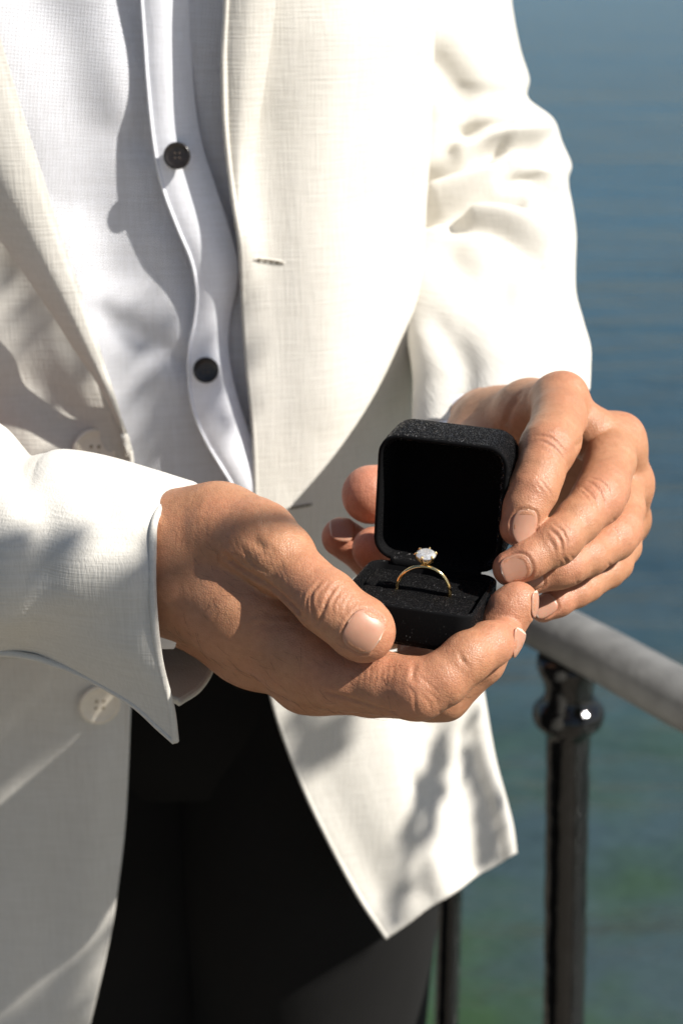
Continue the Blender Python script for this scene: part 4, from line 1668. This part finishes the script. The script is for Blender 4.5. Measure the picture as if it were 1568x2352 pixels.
# ------------------------------------------------------------------ unseen foliage added towards the sun, its leaves placed to shade the left side
def shade_tree():
    S = SUN_DIR
    u = np.cross(S, [0, 0, 1.0])
    u /= np.linalg.norm(u)
    v = np.cross(S, u)

    def sp(W):
        W = np.atleast_2d(W)
        return np.stack([W @ u, W @ v], -1)
    cell = 0.002
    shade_polys = [
        ([(-300, 1225), (120, 1222), (340, 1228), (362, 1250), (366, 1500), (405, 1700), (200, 1560), (-300, 1560)], 54, None, [(205, 1290, 75)]),
        ([(362, 1205), (470, 1222), (560, 1232), (590, 1262), (508, 1288), (500, 1420), (640, 1500), (720, 1600), (640, 1610), (400, 1470), (355, 1400)], 55, None, []),
        ([(-400, 1480), (300, 1560), (300, 1700), (285, 1900), (240, 2200), (180, 2420), (-400, 2450)], None, 70, []),
        ([(-300, 620), (40, 660), (150, 800), (260, 960), (300, 1080), (-300, 1060)], None, 70, []),
        ([(225, 740), (420, 830), (590, 880), (590, 1150), (300, 1080)], None, 72.5, []),
        ([(620, 1620), (805, 1650), (770, 1720), (690, 1795)], None, 71.5, []),
        ([(1005, 1700), (1050, 1640), (1010, 1790), (965, 1960), (925, 2120), (895, 2140), (935, 1860)], None, 75, []),
        ([(1075, 1640), (1095, 1640), (1125, 1780), (1150, 1880), (1160, 1965), (1100, 1990), (1085, 1850)], None, 79, []),
    ]
    def spot(x, y, d, s_):
        if d:
            return P(x, y, d)
        h = bvJ.ray_cast(Vector(CAM), Vector(P(x, y, 100) - CAM).normalized()) if s_ < 72 or s_ > 73 else (None,)
        return np.array(h[0]) if h[0] is not None else Q(x, y, s_)

    ext = np.concatenate([sp(np.array([spot(x, y, d, s_) for x, y in pl])) for pl, d, s_, _ in shade_polys])
    lo, hi = ext.min(0) - 0.1, ext.max(0) + 0.1
    n = np.ceil((hi - lo) / cell).astype(int)
    gx, gy = np.meshgrid(lo[0] + cell * np.arange(n[0]), lo[1] + cell * np.arange(n[1]), indexing='ij')

    def inside(pl):
        ok = np.zeros(gx.shape, bool)
        for (x0, y0), (x1, y1) in zip(pl, np.roll(pl, -1, axis=0)):
            c = ((y0 > gy) != (y1 > gy))
            xx = (x1 - x0) * (gy - y0) / (y1 - y0 + 1e-12) + x0
            ok ^= c & (gx < xx)
        return ok
    want = np.zeros(gx.shape, bool)
    free = np.zeros(gx.shape, bool)
    for pl, d, s_, gaps in shade_polys:
        w = np.array([spot(x, y, d, s_) for x, y in pl])
        want |= inside(sp(w))
        for x, y, r in gaps:
            ring_ = np.array([spot(x + r * math.cos(a), y + r * math.sin(a), d, s_) for a in np.linspace(0, 6.28, 14)])
            free |= inside(sp(ring_))
    # what stands in open sun
    pl_ = unproj(lens_to_world(VL))
    nw_ = NL[:, 0:1] * RIGHT - NL[:, 1:2] * UP + NL[:, 2:3] * FWD
    lit = ((nw_ @ S) > 0.08) & ((pl_[:, 0] > 600) | ((pl_[:, 1] < 1180) & (pl_[:, 0] > 420)) | ((abs(pl_[:, 0] - 541) < 26) & (abs(pl_[:, 1] - 1342) < 46)))
    nr_ = NR[:, 0:1] * RIGHT - NR[:, 1:2] * UP + NR[:, 2:3] * FWD
    sunlit = [lens_to_world(VR[(nr_ @ S) > 0.1][::12]), lens_to_world(VL[lit][::8]), right_front[0][(unproj(right_front[0])[:, 1] < 1560) & (unproj(right_front[0])[:, 2] < 82)][::6]]
    sunlit += [np.array([boxpt((x, y, z)) for x in np.linspace(-2.4, 2.4, 12) for y in np.linspace(0, 1.4, 5) for z in np.linspace(-4.7, 0, 12)]), np.array([lidpt((x, y, z)) for x in np.linspace(-2.4, 2.4, 12) for y in np.linspace(0, 4.7, 12) for z in (0, 1, 2)])]
    keep = np.zeros(gx.shape, bool)
    for W in sunlit:
        q = ((sp(W) - lo) / cell).astype(int)
        m = (q >= 1).all(1) & (q < n - 1).all(1)
        q = q[m]
        for dx in (-1, 0, 1):
            for dy in (-1, 0, 1):
                keep[q[:, 0] + dx, q[:, 1] + dy] = True
    ok = want & ~free & ~keep
    print('shade cells', want.sum(), ok.sum())
    cells = np.argwhere(ok)
    r_ = np.random.default_rng(5)
    V, Fc = [], []
    ctr = P(500, 1300, 60)
    c0 = ctr @ S

    def leaf(p, nrm_, size):
        a, b_, _ = frame_of(nrm_)
        ang = r_.uniform(0, 6.28)
        d1 = a * math.cos(ang) + b_ * math.sin(ang)
        d2 = np.cross(nrm_, d1)
        i = len(V)
        L_, Wd = size, size * 0.6
        V.extend([p - d1 * L_ / 2, p - d1 * L_ * 0.15 + d2 * Wd / 2 + nrm_ * 0.001, p + d1 * L_ * 0.2 + d2 * Wd * 0.42 + nrm_ * 0.001, p + d1 * L_ / 2 - nrm_ * 0.001, p + d1 * L_ * 0.2 - d2 * Wd * 0.42 + nrm_ * 0.001, p - d1 * L_ * 0.15 - d2 * Wd / 2 + nrm_ * 0.001])
        Fc.append((i, i + 1, i + 2, i + 3))
        Fc.append((i, i + 3, i + 4, i + 5))
    n_leaf = int(len(cells) * cell * cell / (0.014 ** 2 * 0.3) * 3.2)
    cents = []
    for k in range(n_leaf):
        q = cells[r_.integers(len(cells))]
        pos = u * (lo[0] + cell * (q[0] + r_.random())) + v * (lo[1] + cell * (q[1] + r_.random())) + S * (c0 + r_.uniform(0.85, 1.25))
        nn = S + 0.45 * r_.normal(size=3)
        leaf(pos, nn / np.linalg.norm(nn), r_.uniform(0.011, 0.018))
        cents.append(pos)
    cents = np.array(cents)
    # added trunk and branch carrying the shade-casting leaves
    end = P(120, 1470, 55) + S * 1.0
    knee = end + S * 0.45
    lim = end + S * 1.2 + np.array([0, -1.0, 1.2])
    base = np.array([lim[0] + 0.25, lim[1] - 0.3, 0.0])
    t = empty('added_shade_tree', base, 'unseen foliage added to cast shade on the left side', 'shade_tree')
    obj('shade_leaves', V, Fc, M['leaf'], t, smooth=False)  # leaves laid out only to cast the wanted shade
    trunk_pts = catmull(np.array([base, base + [0.03, 0.02, 1.2], base + [-0.05, 0.1, 2.6], lim]), 24)
    Vt, Ft = tube(trunk_pts, list(np.linspace(0.13, 0.06, 24)), 14)
    obj('trunk', Vt, Ft, M['bark'], t)
    bp_ = catmull(np.array([lim, lim * 0.6 + knee * 0.4 + [0, 0, 0.1], knee, end]), 40)
    Vt, Ft = tube(bp_, list(0.002 + 0.045 * np.linspace(1, 0, 40) ** 2.5), 10)
    obj('branch', Vt, Ft, M['bark'], t)
    settle(t)


M['leaf'] = plain('green leaf', (0.07, 0.11, 0.03), 0.5, var=0.3, vscale=30)
M['bark'] = plain('grey bark', (0.12, 0.10, 0.08), 0.9, var=0.3, vscale=25, bump=0.6, bscale=60)
shade_tree()
